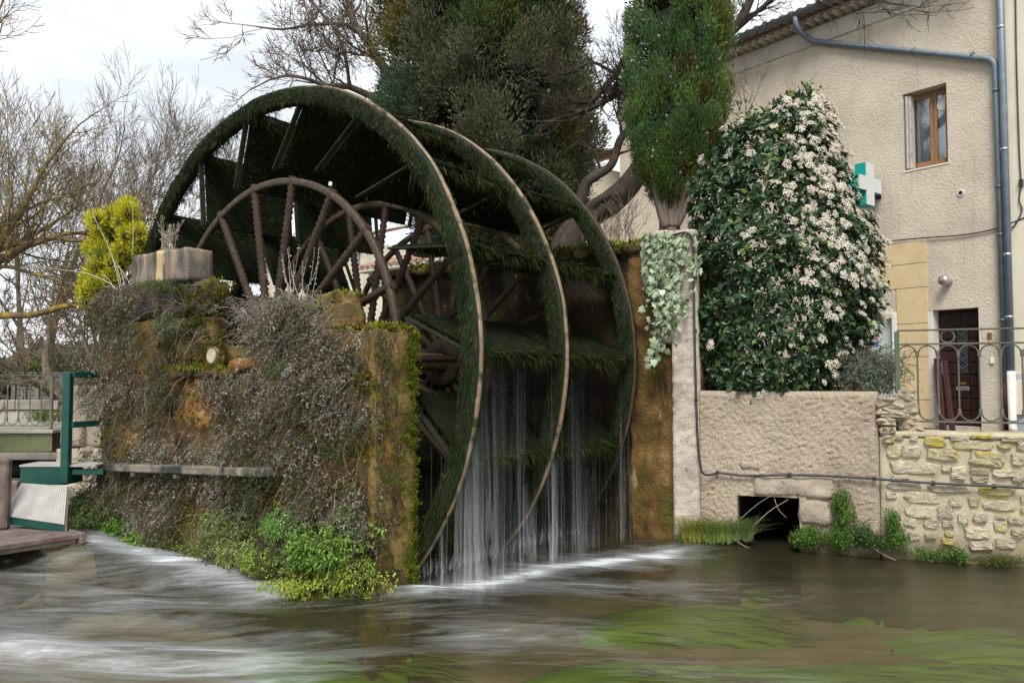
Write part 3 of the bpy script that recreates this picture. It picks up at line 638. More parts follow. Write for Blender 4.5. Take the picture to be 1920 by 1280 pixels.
# small fittings
def disc(mb, fr, s, o, z, r, d, n=16):
    th = np.arange(n) / n * 2 * math.pi; V = [fr(s + r * math.cos(t), o, z + r * math.sin(t)) for t in th] + [fr(s + r * .9 * math.cos(t), o + d, z + r * .9 * math.sin(t)) for t in th]
    mb.add(V, [[i, (i + 1) % n, n + (i + 1) % n, n + i] for i in range(n)]); mb.F.setdefault(n, []).append(np.array([[n + i for i in range(n)]]) + mb.n - 2 * n)
mb = MB(); q = hpx(1802, 362); disc(mb, hf, q[0], .001, q[1], .062, .02); o_ = obj('wall_vent', mb, M['pale_glass'], house)
mb = MB(); disc(mb, hf, q[0], .022, q[1], .034, .004); obj('vent_mesh', mb, M['dark_in'], o_)
mb = MB(); q = hpx(1780, 529); mb.tube([hf(q[0], 0, q[1]), hf(q[0] + .02, .16, q[1] + .02)], [.06, .075], 12); mb.tube([hf(q[0] + .022, .16, q[1] + .02), hf(q[0] + .028, .20, q[1] + .02)], [.085, .08], 12)
lampo = obj('porch_lamp', mb, M['steel'], None, True, base=hf(q[0], 0, q[1])); tag(lampo, 'small round bulkhead lamp on the wall above the brown door', 'wall lamp')
mb = MB(); q = hpx(1856, 629); mb.box(hf, q[0] - .035, q[0] + .035, .001, .02, q[1] - .05, q[1] + .05); obj('bell_plate', mb, M['brass'], house)
mb = MB(); q = hpx(1861, 676); mb.box(hf, q[0] - .03, q[0] + .03, .001, .03, q[1] - .05, q[1] + .05); obj('door_bell', mb, M['white'], house)
mb = MB(); q0 = hpx(1650, 455); q1 = hpx(1740, 446); q2 = hpx(1865, 430)
mb.tube(smoothpath([hf(q0[0] + 1.2, .03, q0[1] - .05), hf(*[q0[0], .03, q0[1]]), hf(q1[0], .035, q1[1]), hf((q1[0] + q2[0]) / 2, .03, (q1[1] + q2[1]) / 2 - .03), hf(q2[0], .03, q2[1]), hf(q2[0] - .5, .06, q2[1] + .12)]), .012, 6)
tag(obj('wall_cable', mb, M['cable']), 'thin black cable across the house wall above the yellow panel', 'cable')
# neighbouring cream house
nb = thing('cream_house', 'smooth cream house wall beyond the two drainpipes at the frame edge', 'house', hf(-3, 0, 1))
mb = MB(); mb.box(hf, -7.5, S0 - .03, -7, .05, .4, 11.5, .01); obj('wall', mb, M['cream_wall'], nb)
mb = MB(); mb.box(hf, -7.5, S0 - .034, .051, .075, 1.06, 2.0, .006); obj('plinth', mb, flat('grey_plinth', (.36, .40, .43), .8), nb)
po2 = .13; s2 = hpx(1893, 600, po2)[0]
mb = MB(); mb.tube([hf(s2 - .01, po2, 11), hf(s2, po2, hpx(1895, 699, po2)[1])], .055, 10); dp2 = obj('downpipe', mb, M['zinc'], nb, True)
zt = hpx(1895, 699, po2)[1]
mb = MB(); mb.tube([hf(s2, po2, zt + .03), hf(s2, po2, 1.2), hf(s2 - .05, po2 + .12, 1.1)], .062, 10); obj('downpipe_foot', mb, M['pvc'], nb, True)
for z in (3.9, 5.6, 7.6, 2.9): mb = MB(); mb.tube([hf(s2, po2, z - .02), hf(s2, po2, z + .02)], .064, 10); obj('pipe_clip', mb, M['steel'], nb)
mb = MB(); ptsC = [(1904, -10), (1906, 120), (1911, 280), (1914, 340), (1911, 375), (1916, 395), (1900, 425), (1880, 432)]
mb.tube(smoothpath([hp_(a, b, .075) for a, b in ptsC]), .011, 6); mb.box(hf, hpx(1914, 343, .09)[0] - .03, hpx(1914, 343, .09)[0] + .03, .055, .1, hpx(1914, 343, .09)[1] - .06, hpx(1914, 343, .09)[1] + .06)
tag(obj('service_cable', mb, M['cable']), 'black service cable hanging down the cream wall right of the pipes', 'cable')
mb = MB(); q = hpx(1916, 745, .06); mb.box(hf, q[0] - .18, q[0] + .12, .076, .12, q[1] - .27, q[1] + .27); obj('meter_box', mb, M['cream_wall'], nb)
# leaning beams by the door
for k, (a, b, lab) in enumerate((((1757, 672), (1768, 806), 'dark red beam leaning left of the brown door, nearer the yellow wall'), ((1771, 676), (1786, 806), 'dark red beam leaning across the brown door edge'))):
    mb = MB(); p0 = hp_(*a, .06); p1 = hp_(*b, .30); d = nrm(p1 - p0); sd_ = HD; oo = nrm(np.cross(d, sd_)); wd = (.05, .04)[k]
    mb.box(lambda x, y, z, p0=p0, d=d, sd_=sd_, oo=oo: p0 + sd_ * x + oo * y + d * z, -wd, wd, -.03, .03, 0, float(np.linalg.norm(p1 - p0)), .006)
    tag(obj('leaning_beam', mb, M['maroon'], None, base=p1), lab, 'beam', 'beams leaning by the door')
# pharmacy cross
cc = hpx(1618, 347, .55); px_ = thing('pharmacy_cross', 'green and white pharmacy cross on a wall bracket beside the flowering shrub', 'shop sign', hf(cc[0], .5, cc[1]))
def cf(s, o, z): return hf(cc[0] + s, .50 + o, cc[1] + z)
a_, b_ = .125, .375; outline = [(-a_, -b_), (a_, -b_), (a_, -a_), (b_, -a_), (b_, a_), (a_, a_), (a_, b_), (-a_, b_), (-a_, a_), (-b_, a_), (-b_, -a_), (-a_, -a_)]
for sgn in (-1, 1):
    mb = MB(); V = [cf(sgn * t, o, z) for t in (.10, .115) for o, z in outline]; mb.add(V, [[12 + i for i in (11, 2, 5, 8)], [12, 13, 14, 23], [14, 15, 16, 17], [17, 18, 19, 20], [20, 21, 22, 23]])
    mb.add(V, [[i, (i + 1) % 12, 12 + (i + 1) % 12, 12 + i] for i in range(12)]); obj('cross_face', mb, M['lightbox'], px_)
for i in range(12):
    mb = MB(); (o0, z0), (o1, z1) = outline[i], outline[(i + 1) % 12]; nx_, nz2 = z1 - z0, -(o1 - o0); l = math.hypot(nx_, nz2); nx_, nz2 = nx_ / l * .008, nz2 / l * .008
    P = [cf(s, o + (nx_ if q else 0), z + (nz2 if q else 0)) for s in (-.10, .10) for o, z in ((o0, z0), (o1, z1)) for q in (0, 1)]
    mb.hexa(P); obj('cross_edge', mb, M['teal'], px_)
for z in (.06, -.12):
    mb = MB(); mb.box(hf, cc[0] - .02, cc[0] + .02, 0, .13, cc[1] + z - .02, cc[1] + z + .02); mb.box(hf, cc[0] - .05, cc[0] + .05, .001, .03, cc[1] + z - .06, cc[1] + z + .06); obj('bracket', mb, M['black'], px_)
mb = MB(); mb.tube([cf(.0, -.3, -.13), cf(0, -.32, -.5), cf(0.02, -.47, -.9), cf(0.02, -.49, -1.4)], .007, 5); obj('sign_cable', mb, M['cable'], px_)

# ------------------------------------------------------------------ river wall, pier at right, stone wall, railing
h0, zh0 = wpx(1383, 1015); h1, zh1 = wpx(1500, 1015); zlt = wpx(1440, 931)[1]
TUN = (h0, h1, -.74, zlt)
wall = thing('rendered_river_wall', 'rough beige rendered wall with a dark culvert mouth below the flowering shrub', 'wall', wf(1.2, 0, 0))
SW1 = wpx(1648, 800)[0]; ZW = wpx(1640, 734)[1]
def dz(s, z):
    e = min(1, max(0, (SW1 - s) / .08)) * min(1, max(0, (ZW - z) / .06)); p = (s * 10, z * 10, 3.3)
    return (.024 * fbm((s * 27 + z * 9, z * 29 - s * 7, 1.), 1, 2) + .012 * fbm((s * 3, z * 3, 5.), 1, 2)) * (.3 + .7 * e) - .04 * (1 - e) ** 2
mb = MB(); gridwall(mb, wf, .275, SW1, -.74, ZW, [TUN], 0, .38, .017, dz); obj('render_face', mb, M['rough_render'], wall)
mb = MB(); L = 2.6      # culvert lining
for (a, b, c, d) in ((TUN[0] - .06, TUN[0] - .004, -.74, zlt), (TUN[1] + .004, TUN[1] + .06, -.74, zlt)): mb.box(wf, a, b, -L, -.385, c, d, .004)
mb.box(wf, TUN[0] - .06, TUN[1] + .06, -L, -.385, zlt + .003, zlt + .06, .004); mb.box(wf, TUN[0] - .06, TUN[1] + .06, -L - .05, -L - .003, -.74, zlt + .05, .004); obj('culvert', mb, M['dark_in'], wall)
mb = MB(); q0 = wpx(1412, 905); q1 = wpx(1562, 905); roughbox(mb, wf, q0[0], q1[0], -.28, .035, zlt + .012, wpx(1480, 892)[1], .04, .03, 6., .04); obj('lintel_stone', mb, M['lintel'], wall)
mb = MB(); q0 = wpx(1500, 940); q1 = wpx(1562, 985); roughbox(mb, wf, h1 + .006, q1[0], -.28, .045, q1[1], zlt - .012, .04, .035, 6., .05); obj('jamb_stone', mb, M['lintel'], wall)
mb = MB(); q = wpx(1408, 872); roughbox(mb, wf, q[0] - .12, q[0] + .12, -.1, .030, q[1] - .05, q[1] + .05, .03, .02, 6., .04); obj('exposed_stone', mb, M['lintel'], wall)

pier_r = thing('rendered_pillar', 'tall pale weathered pillar end carrying ivy, right of the wheel', 'pillar', wf(.1, 0, 0))
ZP = wpx(1285, 437)[1]
def dz2(s, z): return .022 * fbm((s * 14, z * 14, 9.), 1, 3) + .03 * fbm((s * 2, z * 1.4, 2.), 1, 2)
mb = MB(); gridwall(mb, wf, -.02, .27, -.74, ZP - .06, [], .10, 1.2, .03, dz2); obj('pillar_face', mb, M['pale_render'], pier_r)
mb = MB(); roughbox(mb, wf, -.24, .0, -1.2, .085, 2.35, ZP - .08, .05, .035, 5., .05); obj('pillar_shoulder', mb, M['pale_render'], pier_r)
mb = MB(); roughbox(mb, wf, -.25, .285, -1.2, .115, ZP - .09, ZP + .03, .05, .03, 4., .05); obj('pillar_cap', mb, M['lintel'], pier_r)
# channel wall behind the wheel
chw = thing('channel_wall', 'wet brown stone wall with mossy top, colour darkened for the shade behind the wheel', 'wall', pf(6, 8.9, 0))
t_r = float((wf(-.03, 0, 0)) @ T); 
def pfm(s, o, z): return pf(s, 8.86 - o, z)
def dz3(s, z): return .10 * fbm((s * 1.6, z * 1.1, 4.), 1, 4) + .025 * fbm((s * 9, z * 6, 7.), 1, 2)
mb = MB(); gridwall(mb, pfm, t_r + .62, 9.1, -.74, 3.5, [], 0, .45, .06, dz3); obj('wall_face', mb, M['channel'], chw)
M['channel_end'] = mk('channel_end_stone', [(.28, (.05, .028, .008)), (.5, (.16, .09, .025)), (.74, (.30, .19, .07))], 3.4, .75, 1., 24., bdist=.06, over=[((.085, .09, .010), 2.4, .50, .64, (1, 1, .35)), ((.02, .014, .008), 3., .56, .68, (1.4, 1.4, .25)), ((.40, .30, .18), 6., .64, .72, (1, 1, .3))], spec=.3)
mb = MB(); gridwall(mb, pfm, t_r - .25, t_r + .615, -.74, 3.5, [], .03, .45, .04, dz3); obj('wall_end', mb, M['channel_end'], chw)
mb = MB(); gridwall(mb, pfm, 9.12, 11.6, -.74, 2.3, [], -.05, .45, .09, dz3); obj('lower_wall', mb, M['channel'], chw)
s_ = t_r - .2; k = 0
while s_ < 9.0:
    w_ = random.uniform(.28, .6); mb = MB(); roughbox(mb, pfm, s_, min(9.1, s_ + w_ - .015), -.42, .10, 3.46, 3.58 + random.uniform(0, .07), .08, .035, 5., .05); obj('capping_stone', mb, M['pier'], chw); s_ += w_
# rubble between the render and the stone wall
def stone_mesh(w, h, d, seed):
    rg = np.random.default_rng(seed); n = 12; th = np.arange(n) / n * 2 * np.pi + rg.uniform(-.1, .1, n); pw = rg.uniform(.35, .6)
    r = 1 + rg.uniform(-.16, .10, n); X = np.sign(np.cos(th)) * np.abs(np.cos(th)) ** pw * r * w / 2; Zs = np.sign(np.sin(th)) * np.abs(np.sin(th)) ** pw * r * h / 2
    rings = [(1., -.06), (1., d * .55), (.90, d * .92), (.62, d * 1.05)]; V = []
    for sc, o in rings:
        for i in range(n): V.append((X[i] * sc, o + (rg.uniform(-.3, .3) * d if o > 0 else 0), Zs[i] * sc))
    V.append((0, d * 1.0, 0)); Q = [[k * n + i, k * n + (i + 1) % n, (k + 1) * n + (i + 1) % n, (k + 1) * n + i] for k in range(3) for i in range(n)]
    return V, Q, [[3 * n + i, 3 * n + (i + 1) % n, 4 * n] for i in range(n)]
swall = thing('rubble_stone_wall', 'rubble stone wall in yellow lichened mortar below the iron railing', 'wall', wf(3.4, 0, 0))
ZS = wpx(1780, 811)[1]; SS0 = SW1 + .035; SEND = 6.6
def dz4(s, z): return .018 * fbm((s * 5, z * 5, 2.), 1, 4)
mb = MB(); gridwall(mb, wf, SS0 - .03, SEND, -.74, ZS - .062, [], -.01, .4, .045, dz4); obj('mortar', mb, M['mortar'], swall)
mb = MB(); roughbox(mb, wf, SS0 - .02, SEND, -.42, .01, ZS - .06, ZS + .005, .06, .012, 6., .02); obj('coping', mb, M['mortar'], swall)
STN = [(297,222,130,40),(424,229,62,40),(572,255,170,70,1),(745,232,150,32),(845,280,300,66,1),(905,222,160,25,1),(1115,240,160,40),(1070,290,110,35,1),(1185,285,60,60),
(285,318,100,95,1),(405,325,150,90),(635,345,240,90,1),(945,375,285,100,1),(1160,375,95,90),(425,435,350,92),(655,440,60,60),(742,472,120,100),(885,460,150,50,1),(1070,480,190,66),(1165,520,90,40),
(330,503,150,32),(895,520,140,46),(365,567,260,62),(670,582,300,58),(1010,602,300,58,1),(265,633,85,50),(485,645,265,86),(725,682,95,62),(850,675,90,80),(1030,704,225,76),(1195,660,30,40),
(465,745,195,95),(645,750,125,95),(775,797,80,75),(897,790,105,80),(1035,785,85,30),(1150,808,120,58),(400,820,95,66),(550,835,115,66),(670,835,90,46),(1040,852,110,88),
(868,897,190,85),(545,920,85,33,1),(668,957,95,52,1),(675,905,70,28,1),(1160,900,100,58,1),(900,985,190,70),(1070,972,150,72),(430,920,90,56),(1195,740,30,40)]
sb = np.array(swall['_b'])
def putstone(parent, s, z, w, h, d, yel, seed, fr=wf, o=0., rot=0.):
    V, Q, Tt = stone_mesh(w, h, d, seed); c, sn = math.cos(rot), math.sin(rot)
    V = [fr(s + x * c - zz * sn, o + y, z + x * sn + zz * c) for x, y, zz in V]
    mb = MB(); mb.add(V, Q); mb.F.setdefault(3, []).append(np.array(Tt)); return obj('stone', mb, M['stone_y' if yel else 'stone'], parent)
for i, t in enumerate(STN):
    px, py = 1600 + t[0] / 3.766, 760 + t[1] / 3.766; s, z = wpx(px, py); sw, _ = wpx(px + t[2] / 3.766, py); _, zh = wpx(px, py - t[3] / 3.766)
    putstone(swall, s, z, abs(sw - s) * .97, abs(zh - z) * .97, random.uniform(.018, .038), len(t) > 4, i, rot=random.uniform(-.12, .05) * (1 if t[3] > .35 * t[2] else .35))
z = ZS - .14; row = 0
while z > -.1:
    s = wpx(1925, 900)[0] + .02 + random.uniform(0, .12)
    while s < SEND - .2:
        w_ = random.uniform(.16, .46); putstone(swall, s + w_ / 2, z, w_ * .92, random.uniform(.09, .13), random.uniform(.03, .05), random.random() < .25, row * 40 + int(s * 20)); s += w_
    z -= .145; row += 1
rub = thing('rubble_pile', 'stacked pale rubble stones between the rendered wall and railing post', 'rubble', wf(SW1 + .1, -.2, ZS))
rbx = [(1668, 755, 46, 20), (1672, 772, 50, 18), (1662, 790, 34, 16), (1690, 748, 40, 22), (1664, 806, 28, 16), (1700, 765, 36, 24), (1705, 785, 30, 22), (1664, 822, 24, 18), (1698, 738, 30, 16), (1712, 800, 34, 18), (1690, 800, 26, 16)]
for i, (px, py, w, h) in enumerate(rbx):
    off = -.06 if px < 1680 else -.20; s, z = wpx(px, py, off); putstone(rub, s, z, w / 1500 * 9.2, h / 1500 * 9.2, .10, False, 900 + i, o=off)
mb = MB(); s0r = SW1 + .012; roughbox(mb, wf, s0r, SS0 + .36, -.6, -.14, ZS - .5, ZW - .09, .05, .03, 5., .08); obj('rubble_core', mb, M['mortar'], rub)

def railing(name, label, fr, s0, s1, z0, z1, mat, zr, zb, sp, first, o=0., group=None, ringat=(), post_s=(), mat_post=None, base=None):
    t = thing(name, label, 'railing', fr((s0 + s1) / 2, o, z0) if base is None else base, group)
    mb = MB(); mb.box(lambda a, b, c: fr(a, o + b, c), s0, s1, -.022, .022, z1 - .012, z1 + .006, .003); obj('top_rail', mb, mat, t)
    mb = MB(); mb.box(lambda a, b, c: fr(a, o + b, c), s0, s1, -.012, .012, zr - .010, zr + .010, .003); obj('upper_rail', mb, mat, t)
    mb = MB(); mb.box(lambda a, b, c: fr(a, o + b, c), s0, s1, -.012, .012, zb - .010, zb + .010, .003); obj('lower_rail', mb, mat, t)
    for p in post_s:
        mb = MB(); mb.box(lambda a, b, c: fr(a, o + b, c), p - .024, p + .024, -.024, .024, z0, z1 - .014, .003); obj('post', mb, mat_post or mat, t)
    xs = []; s = first
    while s < s1: xs.append(s); s += sp
    r = sp / 2; lo, hi = zb + .012 + r * .95, zr - .012 - r * .95
    for s in xs:
        mb = MB(); mb.box(lambda a, b, c: fr(a, o + b, c), s - .009, s + .009, -.008, .008, lo - .02, hi + .02, .002); bar = obj('baluster', mb, mat, t)
        for zc in (lo + .0, hi - .0):
            mb = MB(); mb.box(lambda a, b, c: fr(a, o + b, c), s - .017, s + .017, -.013, .013, zc - .035, zc + .035, .004); obj('collar', mb, mat, bar)
    for s in [xs[0] - sp] + xs:
        for up in (0, 1):
            th = np.linspace(0, math.pi, 13); zc = hi if up else lo; sg = 1 if up else -1; rr = r - .010
            if s - .02 < s0 and s + sp < s0: continue
            mb = MB(); mb.tube([fr(s + r + rr * math.cos(a), o, zc + sg * rr * math.sin(a)) for a in th], .0085, 5); obj('arch', mb, mat, t)
    for s in ringat:
        rr = (z1 - .012 - zr - .01) / 2; th = np.linspace(0, 2 * math.pi, 25)
        mb = MB(); mb.tube([fr(s + rr * math.cos(a), o, (z1 - .012 + zr + .01) / 2 + rr * math.sin(a)) for a in th], .010, 6, cap=False); obj('ring', mb, mat, t)
    return t
oR = -.22
def wo(px, py): return wpx(px, py, oR)
rs0 = wo(1683, 700)[0]; zt_ = wo(1800, 617)[1]; zr_ = wo(1800, 644)[1]; zb_ = wo(1800, 791)[1]; b1 = wo(1720.6, 700)[0]; b2 = wo(1877, 700)[0]; sp = (b2 - b1) / 4
railing('iron_railing', 'dark wrought iron railing with arched balusters on the stone wall', wf, rs0, 6.5, ZS, zt_, M['iron'], zr_, zb_, sp, b1, oR, ringat=[b1 + sp * 1.5, b1 + sp * 6.5, b1 + sp * 11.5], post_s=[rs0, rs0 + 2.2], mat_post=M['iron_green'])
# cable along pillar and wall
cab = [(1262, 441, .13), (1285, 436, .2), (1297, 446, .17), (1300, 475, .16), (1301, 560, .16), (1304, 700, .16), (1308, 820, .16), (1313, 870, .15), (1319, 888, .13), (1334, 889, .06), (1345, 886, .05), (1365, 888, .05), (1400, 891, .05), (1480, 890, .055), (1560, 892, .05), (1640, 897, .05), (1700, 902, .06), (1780, 907, .07), (1920, 914, .07), (2060, 925, .07)]
mb = MB(); mb.tube(smoothpath([wf(wpx(a, b, o)[0], o, wpx(a, b, o)[1]) for a, b, o in cab], 4), .014, 7); cb = obj('river_cable', mb, M['cable'], None, True); tag(cb, 'long black cable clipped down the pillar and along both river walls', 'cable')
for (a, b) in ((1303, 620), (1305, 750), (1345, 886), (1480, 890), (1640, 897), (1750, 905), (1865, 911), (1303, 520)):
    mb = MB(); o = .155 if a < 1310 else .05; s, z = wpx(a, b, o); mb.box(wf, s - .02, s + .02, o - .03, o + .018, z - .02, z + .02); obj('cable_clip', mb, M['black'], cb)

# ------------------------------------------------------------------ near pier (planted)
UF = 5.0
def ppx(px, py, ups=UF):
    p = hit(px, py, U * ups, U); return float(p @ T), float(p[2])
pier = thing('stone_pier', 'overgrown stone pier in front of the wheel, carrying its axle', 'stone pier', pf(7.6, 5.25, 0))
E0 = ppx(701, 900)[0]
def dzp(s, z): return .05 * fbm((s * 2.2, z * 2.2, 1.), 1, 4)
mb = MB(); roughbox(mb, pf, E0, 10.15, UF + .02, 5.5, -.74, 1.98, .11, .07, 2.2, .08); obj('base_masonry', mb, M['pier'], pier)
mb = MB(); roughbox(mb, pf, E0 - .02, E0 + .10, UF, 5.5, -.74, 2.36, .05, .045, 4., .05); obj('end_face', mb, M['pier_end'], pier)
q = ppx(474, 600)[0]
mb = MB(); roughbox(mb, pf, E0 + .08, q, UF + .03, 5.48, 1.9, 2.37, .08, .05, 3., .08); obj('masonry', mb, M['pier'], pier)
mb = MB(); roughbox(mb, pf, ppx(640, 600)[0], ppx(480, 600)[0], UF + .06, 5.40, 2.3, 2.62, .08, .07, 3., .14); obj('masonry', mb, M['pier'], pier)
q0 = ppx(655, 580, 5.36)[0]; q1 = ppx(592, 580, 5.36)[0]; zt = ppx(620, 547, 5.36)[1]
mb = MB(); roughbox(mb, pf, q0, q1, 5.34, 5.54, 2.3, zt, .05, .025, 5., .03); obj('upright_stone', mb, M['pier_end'], pier)
tl = ppx(394, 560)[0]; tr = ppx(183, 560)[0]
zc0 = ppx(380, 590)[1]
mb = MB(); roughbox(mb, pf, tl, ppx(300, 590)[0], UF - .02, 5.26, zc0, ppx(360, 528)[1], .06, .05, 4., .07); obj('stone_block', mb, M['tower_stone'], pier)
mb = MB(); roughbox(mb, pf, ppx(300, 590)[0] + .01, tr - .5, UF, 5.5, zc0, ppx(250, 532)[1], .07, .05, 4., .07); obj('stone_block', mb, M['tower_stone'], pier)
mb = MB(); roughbox(mb, pf, tr - .52, tr + .02, UF + .02, 5.5, 2.1, ppx(200, 553)[1] + .0, .07, .05, 4., .12); obj('stone_block', mb, M['slab'], pier)
mb = MB(); roughbox(mb, pf, tl - .02, ppx(312, 620)[0], UF + .0, 5.26, 1.93, zc0 - .012, .06, .05, 4., .07); obj('stone_block', mb, M['pier'], pier)
mb = MB(); roughbox(mb, pf, ppx(312, 620)[0] + .01, tr + .01, UF + .02, 5.5, 1.93, zc0 - .012, .08, .06, 3., .08); obj('stone_block', mb, M['pier'], pier)
zl = ppx(400, 692, UF - .1)[1]
mb = MB(); roughbox(mb, pf, ppx(440, 690)[0], ppx(335, 690)[0], UF - .11, UF + .1, zl - .09, zl, .04, .04, 7., .04); obj('ledge_stone', mb, M['pier'], pier)
# orange bearing block carrying the shaft, shaft end belongs to the wheel
mb = MB(); roughbox(mb, pf, ppx(466, 660)[0], ppx(381, 660)[0], UF + .04, 5.46, zl - .02, 2.12, .05, .04, 5., .06); obj('bearing_stone', mb, M['ochre'], pier)
mb = MB(); roughbox(mb, pf, ppx(398, 740)[0], ppx(347, 740)[0], UF - .015, UF + .1, ppx(370, 805)[1], zl - .09, .03, .05, 9., .05); obj('bare_stone', mb, M['ochre'], pier)
c0, c1 = ppx(349, 500)[0], ppx(246, 500)[0]; zb = ppx(300, 527)[1]; zt = ppx(300, 470)[1]
mb = MB(); roughbox(mb, pf, c0, c1, UF, 5.34, zb - .02, zt, .05, .018, 6., .02); obj('cap_block', mb, M['cap'], pier)
# stone shelf on a strut
sh = [(ppx(492, 885, 4.72)), (ppx(197, 875, 4.72))]; zs = (sh[0][1] + sh[1][1]) / 2
def shf(s, o, z): return pf(s, 4.72 + o, z + (sh[0][1] - zs) + (sh[1][1] - sh[0][1]) * (s - sh[0][0]) / (sh[1][0] - sh[0][0]))
mb = MB(); mb.box(shf, sh[0][0], sh[1][0], 0, .42, zs - .05, zs + .035, .012); obj('stone_shelf', mb, M['slab'], pier)
a = ppx(385, 905, 4.78); b = ppx(420, 965, 4.98); mb = MB(); mb.tube([pf(a[0], 4.78, a[1]), pf(b[0], 5.02, b[1])], .022, 6); obj('shelf_strut', mb, M['iron'], pier)
for px in (250, 330):
    mb = MB(); t0, _ = ppx(px, 880, 4.74); mb.box(shf, t0 - .03, t0 + .03, .0, .3, zs - .10, zs - .057, .006); obj('shelf_bracket', mb, M['iron'], pier)

# ------------------------------------------------------------------ wheel (at rest)
wheel = thing('water_wheel', 'huge dark mossy waterwheel with three rims standing between pier and channel wall', 'water wheel', WC)
NP = 18; TAU = 2 * math.pi
def wh(r, a, u): return WC - T * (r * math.cos(a)) + Z * (r * math.sin(a)) + U * u      # a=0 : towards the right of the picture
def ring(mb, r0, r1, u0, u1, n=120, ch=.012, wob=0.):
    prof = [(r0 + ch, u0), (r1 - ch, u0), (r1, u0 + ch), (r1, u1 - ch), (r1 - ch, u1), (r0 + ch, u1), (r0, u1 - ch), (r0, u0 + ch)]
    m = len(prof); V = [wh(r + wob * fbm((math.cos(TAU * i / n) * 4, math.sin(TAU * i / n) * 4, r + u), 1., 3), TAU * i / n, u) for i in range(n) for r, u in prof]
    mb.add(V, [[i * m + k, i * m + (k + 1) % m, ((i + 1) % n) * m + (k + 1) % m, ((i + 1) % n) * m + k] for i in range(n) for k in range(m)])
HR = WR * .655
mb = MB(); mb.tube([WC + U * u for u in np.linspace(-.64, 3.35, 12)], .125, 14); obj('axle', mb, M['axle'], wheel, True)
th = np.arange(20) / 20 * TAU; ue = -.745
ax = MB(); ax.tube([WC + U * -.745, WC + U * -.63], [.105, .125], 16); ax.tube([WC + U * -.70, WC + U * -.67], .138, 16); obj('axle_end', ax, M['axle'], wheel, True)
mb = MB(); mb.tube([WC + U * -.760, WC + U * -.740], [.072, .08], 16); obj('end_grain', mb, M['axle_end'], wheel)
rim_objs = []
for j, u in enumerate(OFF):
    mb = MB(); ring(mb, WR - .20, WR - .012, u - .07, u + .07, 260, .02, .035); rim = obj('rim', mb, M['wet_wood'], wheel, True); rim_objs.append(rim)
    mb = MB(); ring(mb, WR - .03, WR + .008, u - .022, u + .022, 180, .006, .010); obj('rim_strip', mb, M['tyre'] if j < 2 else M['hoop'], rim, True)
    mb = MB(); ring(mb, HR - .045, HR + .035, u - .035, u + .035, 120, .012, .004); obj('hoop', mb, M['hoop'], wheel, True)
    mb = MB(); ring(mb, .14, .34, u - .10, u + .10, 32, .02); obj('hub', mb, M['spoke'], wheel, True)
# one spoke along +z, turned round the shaft
def spoke_mesh():
    mb = MB(); n = 54; L0, L1 = .30, WR * .655 + .05; pts = []; rad = []
    for i in range(n):
        r = L0 + (L1 - L0) * i / (n - 1); pts.append((0, 0, r)); rad.append(.048 + (.010 if i % 2 else -.007) - .008 * i / n)
    mb.tube(pts, rad, 7); return mb.mesh('spoke_mesh', False)
sm = spoke_mesh(); sm.materials.append(M['spoke'])
from mathutils import Matrix, Euler
basis = Matrix(((-T[0], U[0], 0), (-T[1], U[1], 0), (0, 0, 1))).to_4x4()
for u in OFF:
    for k in range(NP):
        a = TAU * (k + .5) / NP; o = bpy.data.objects.new('spoke', sm); C.objects.link(o); o.parent = wheel
        o.matrix_local = basis @ Matrix.Translation((0, u, 0)) @ Matrix.Rotation(a, 4, 'Y')
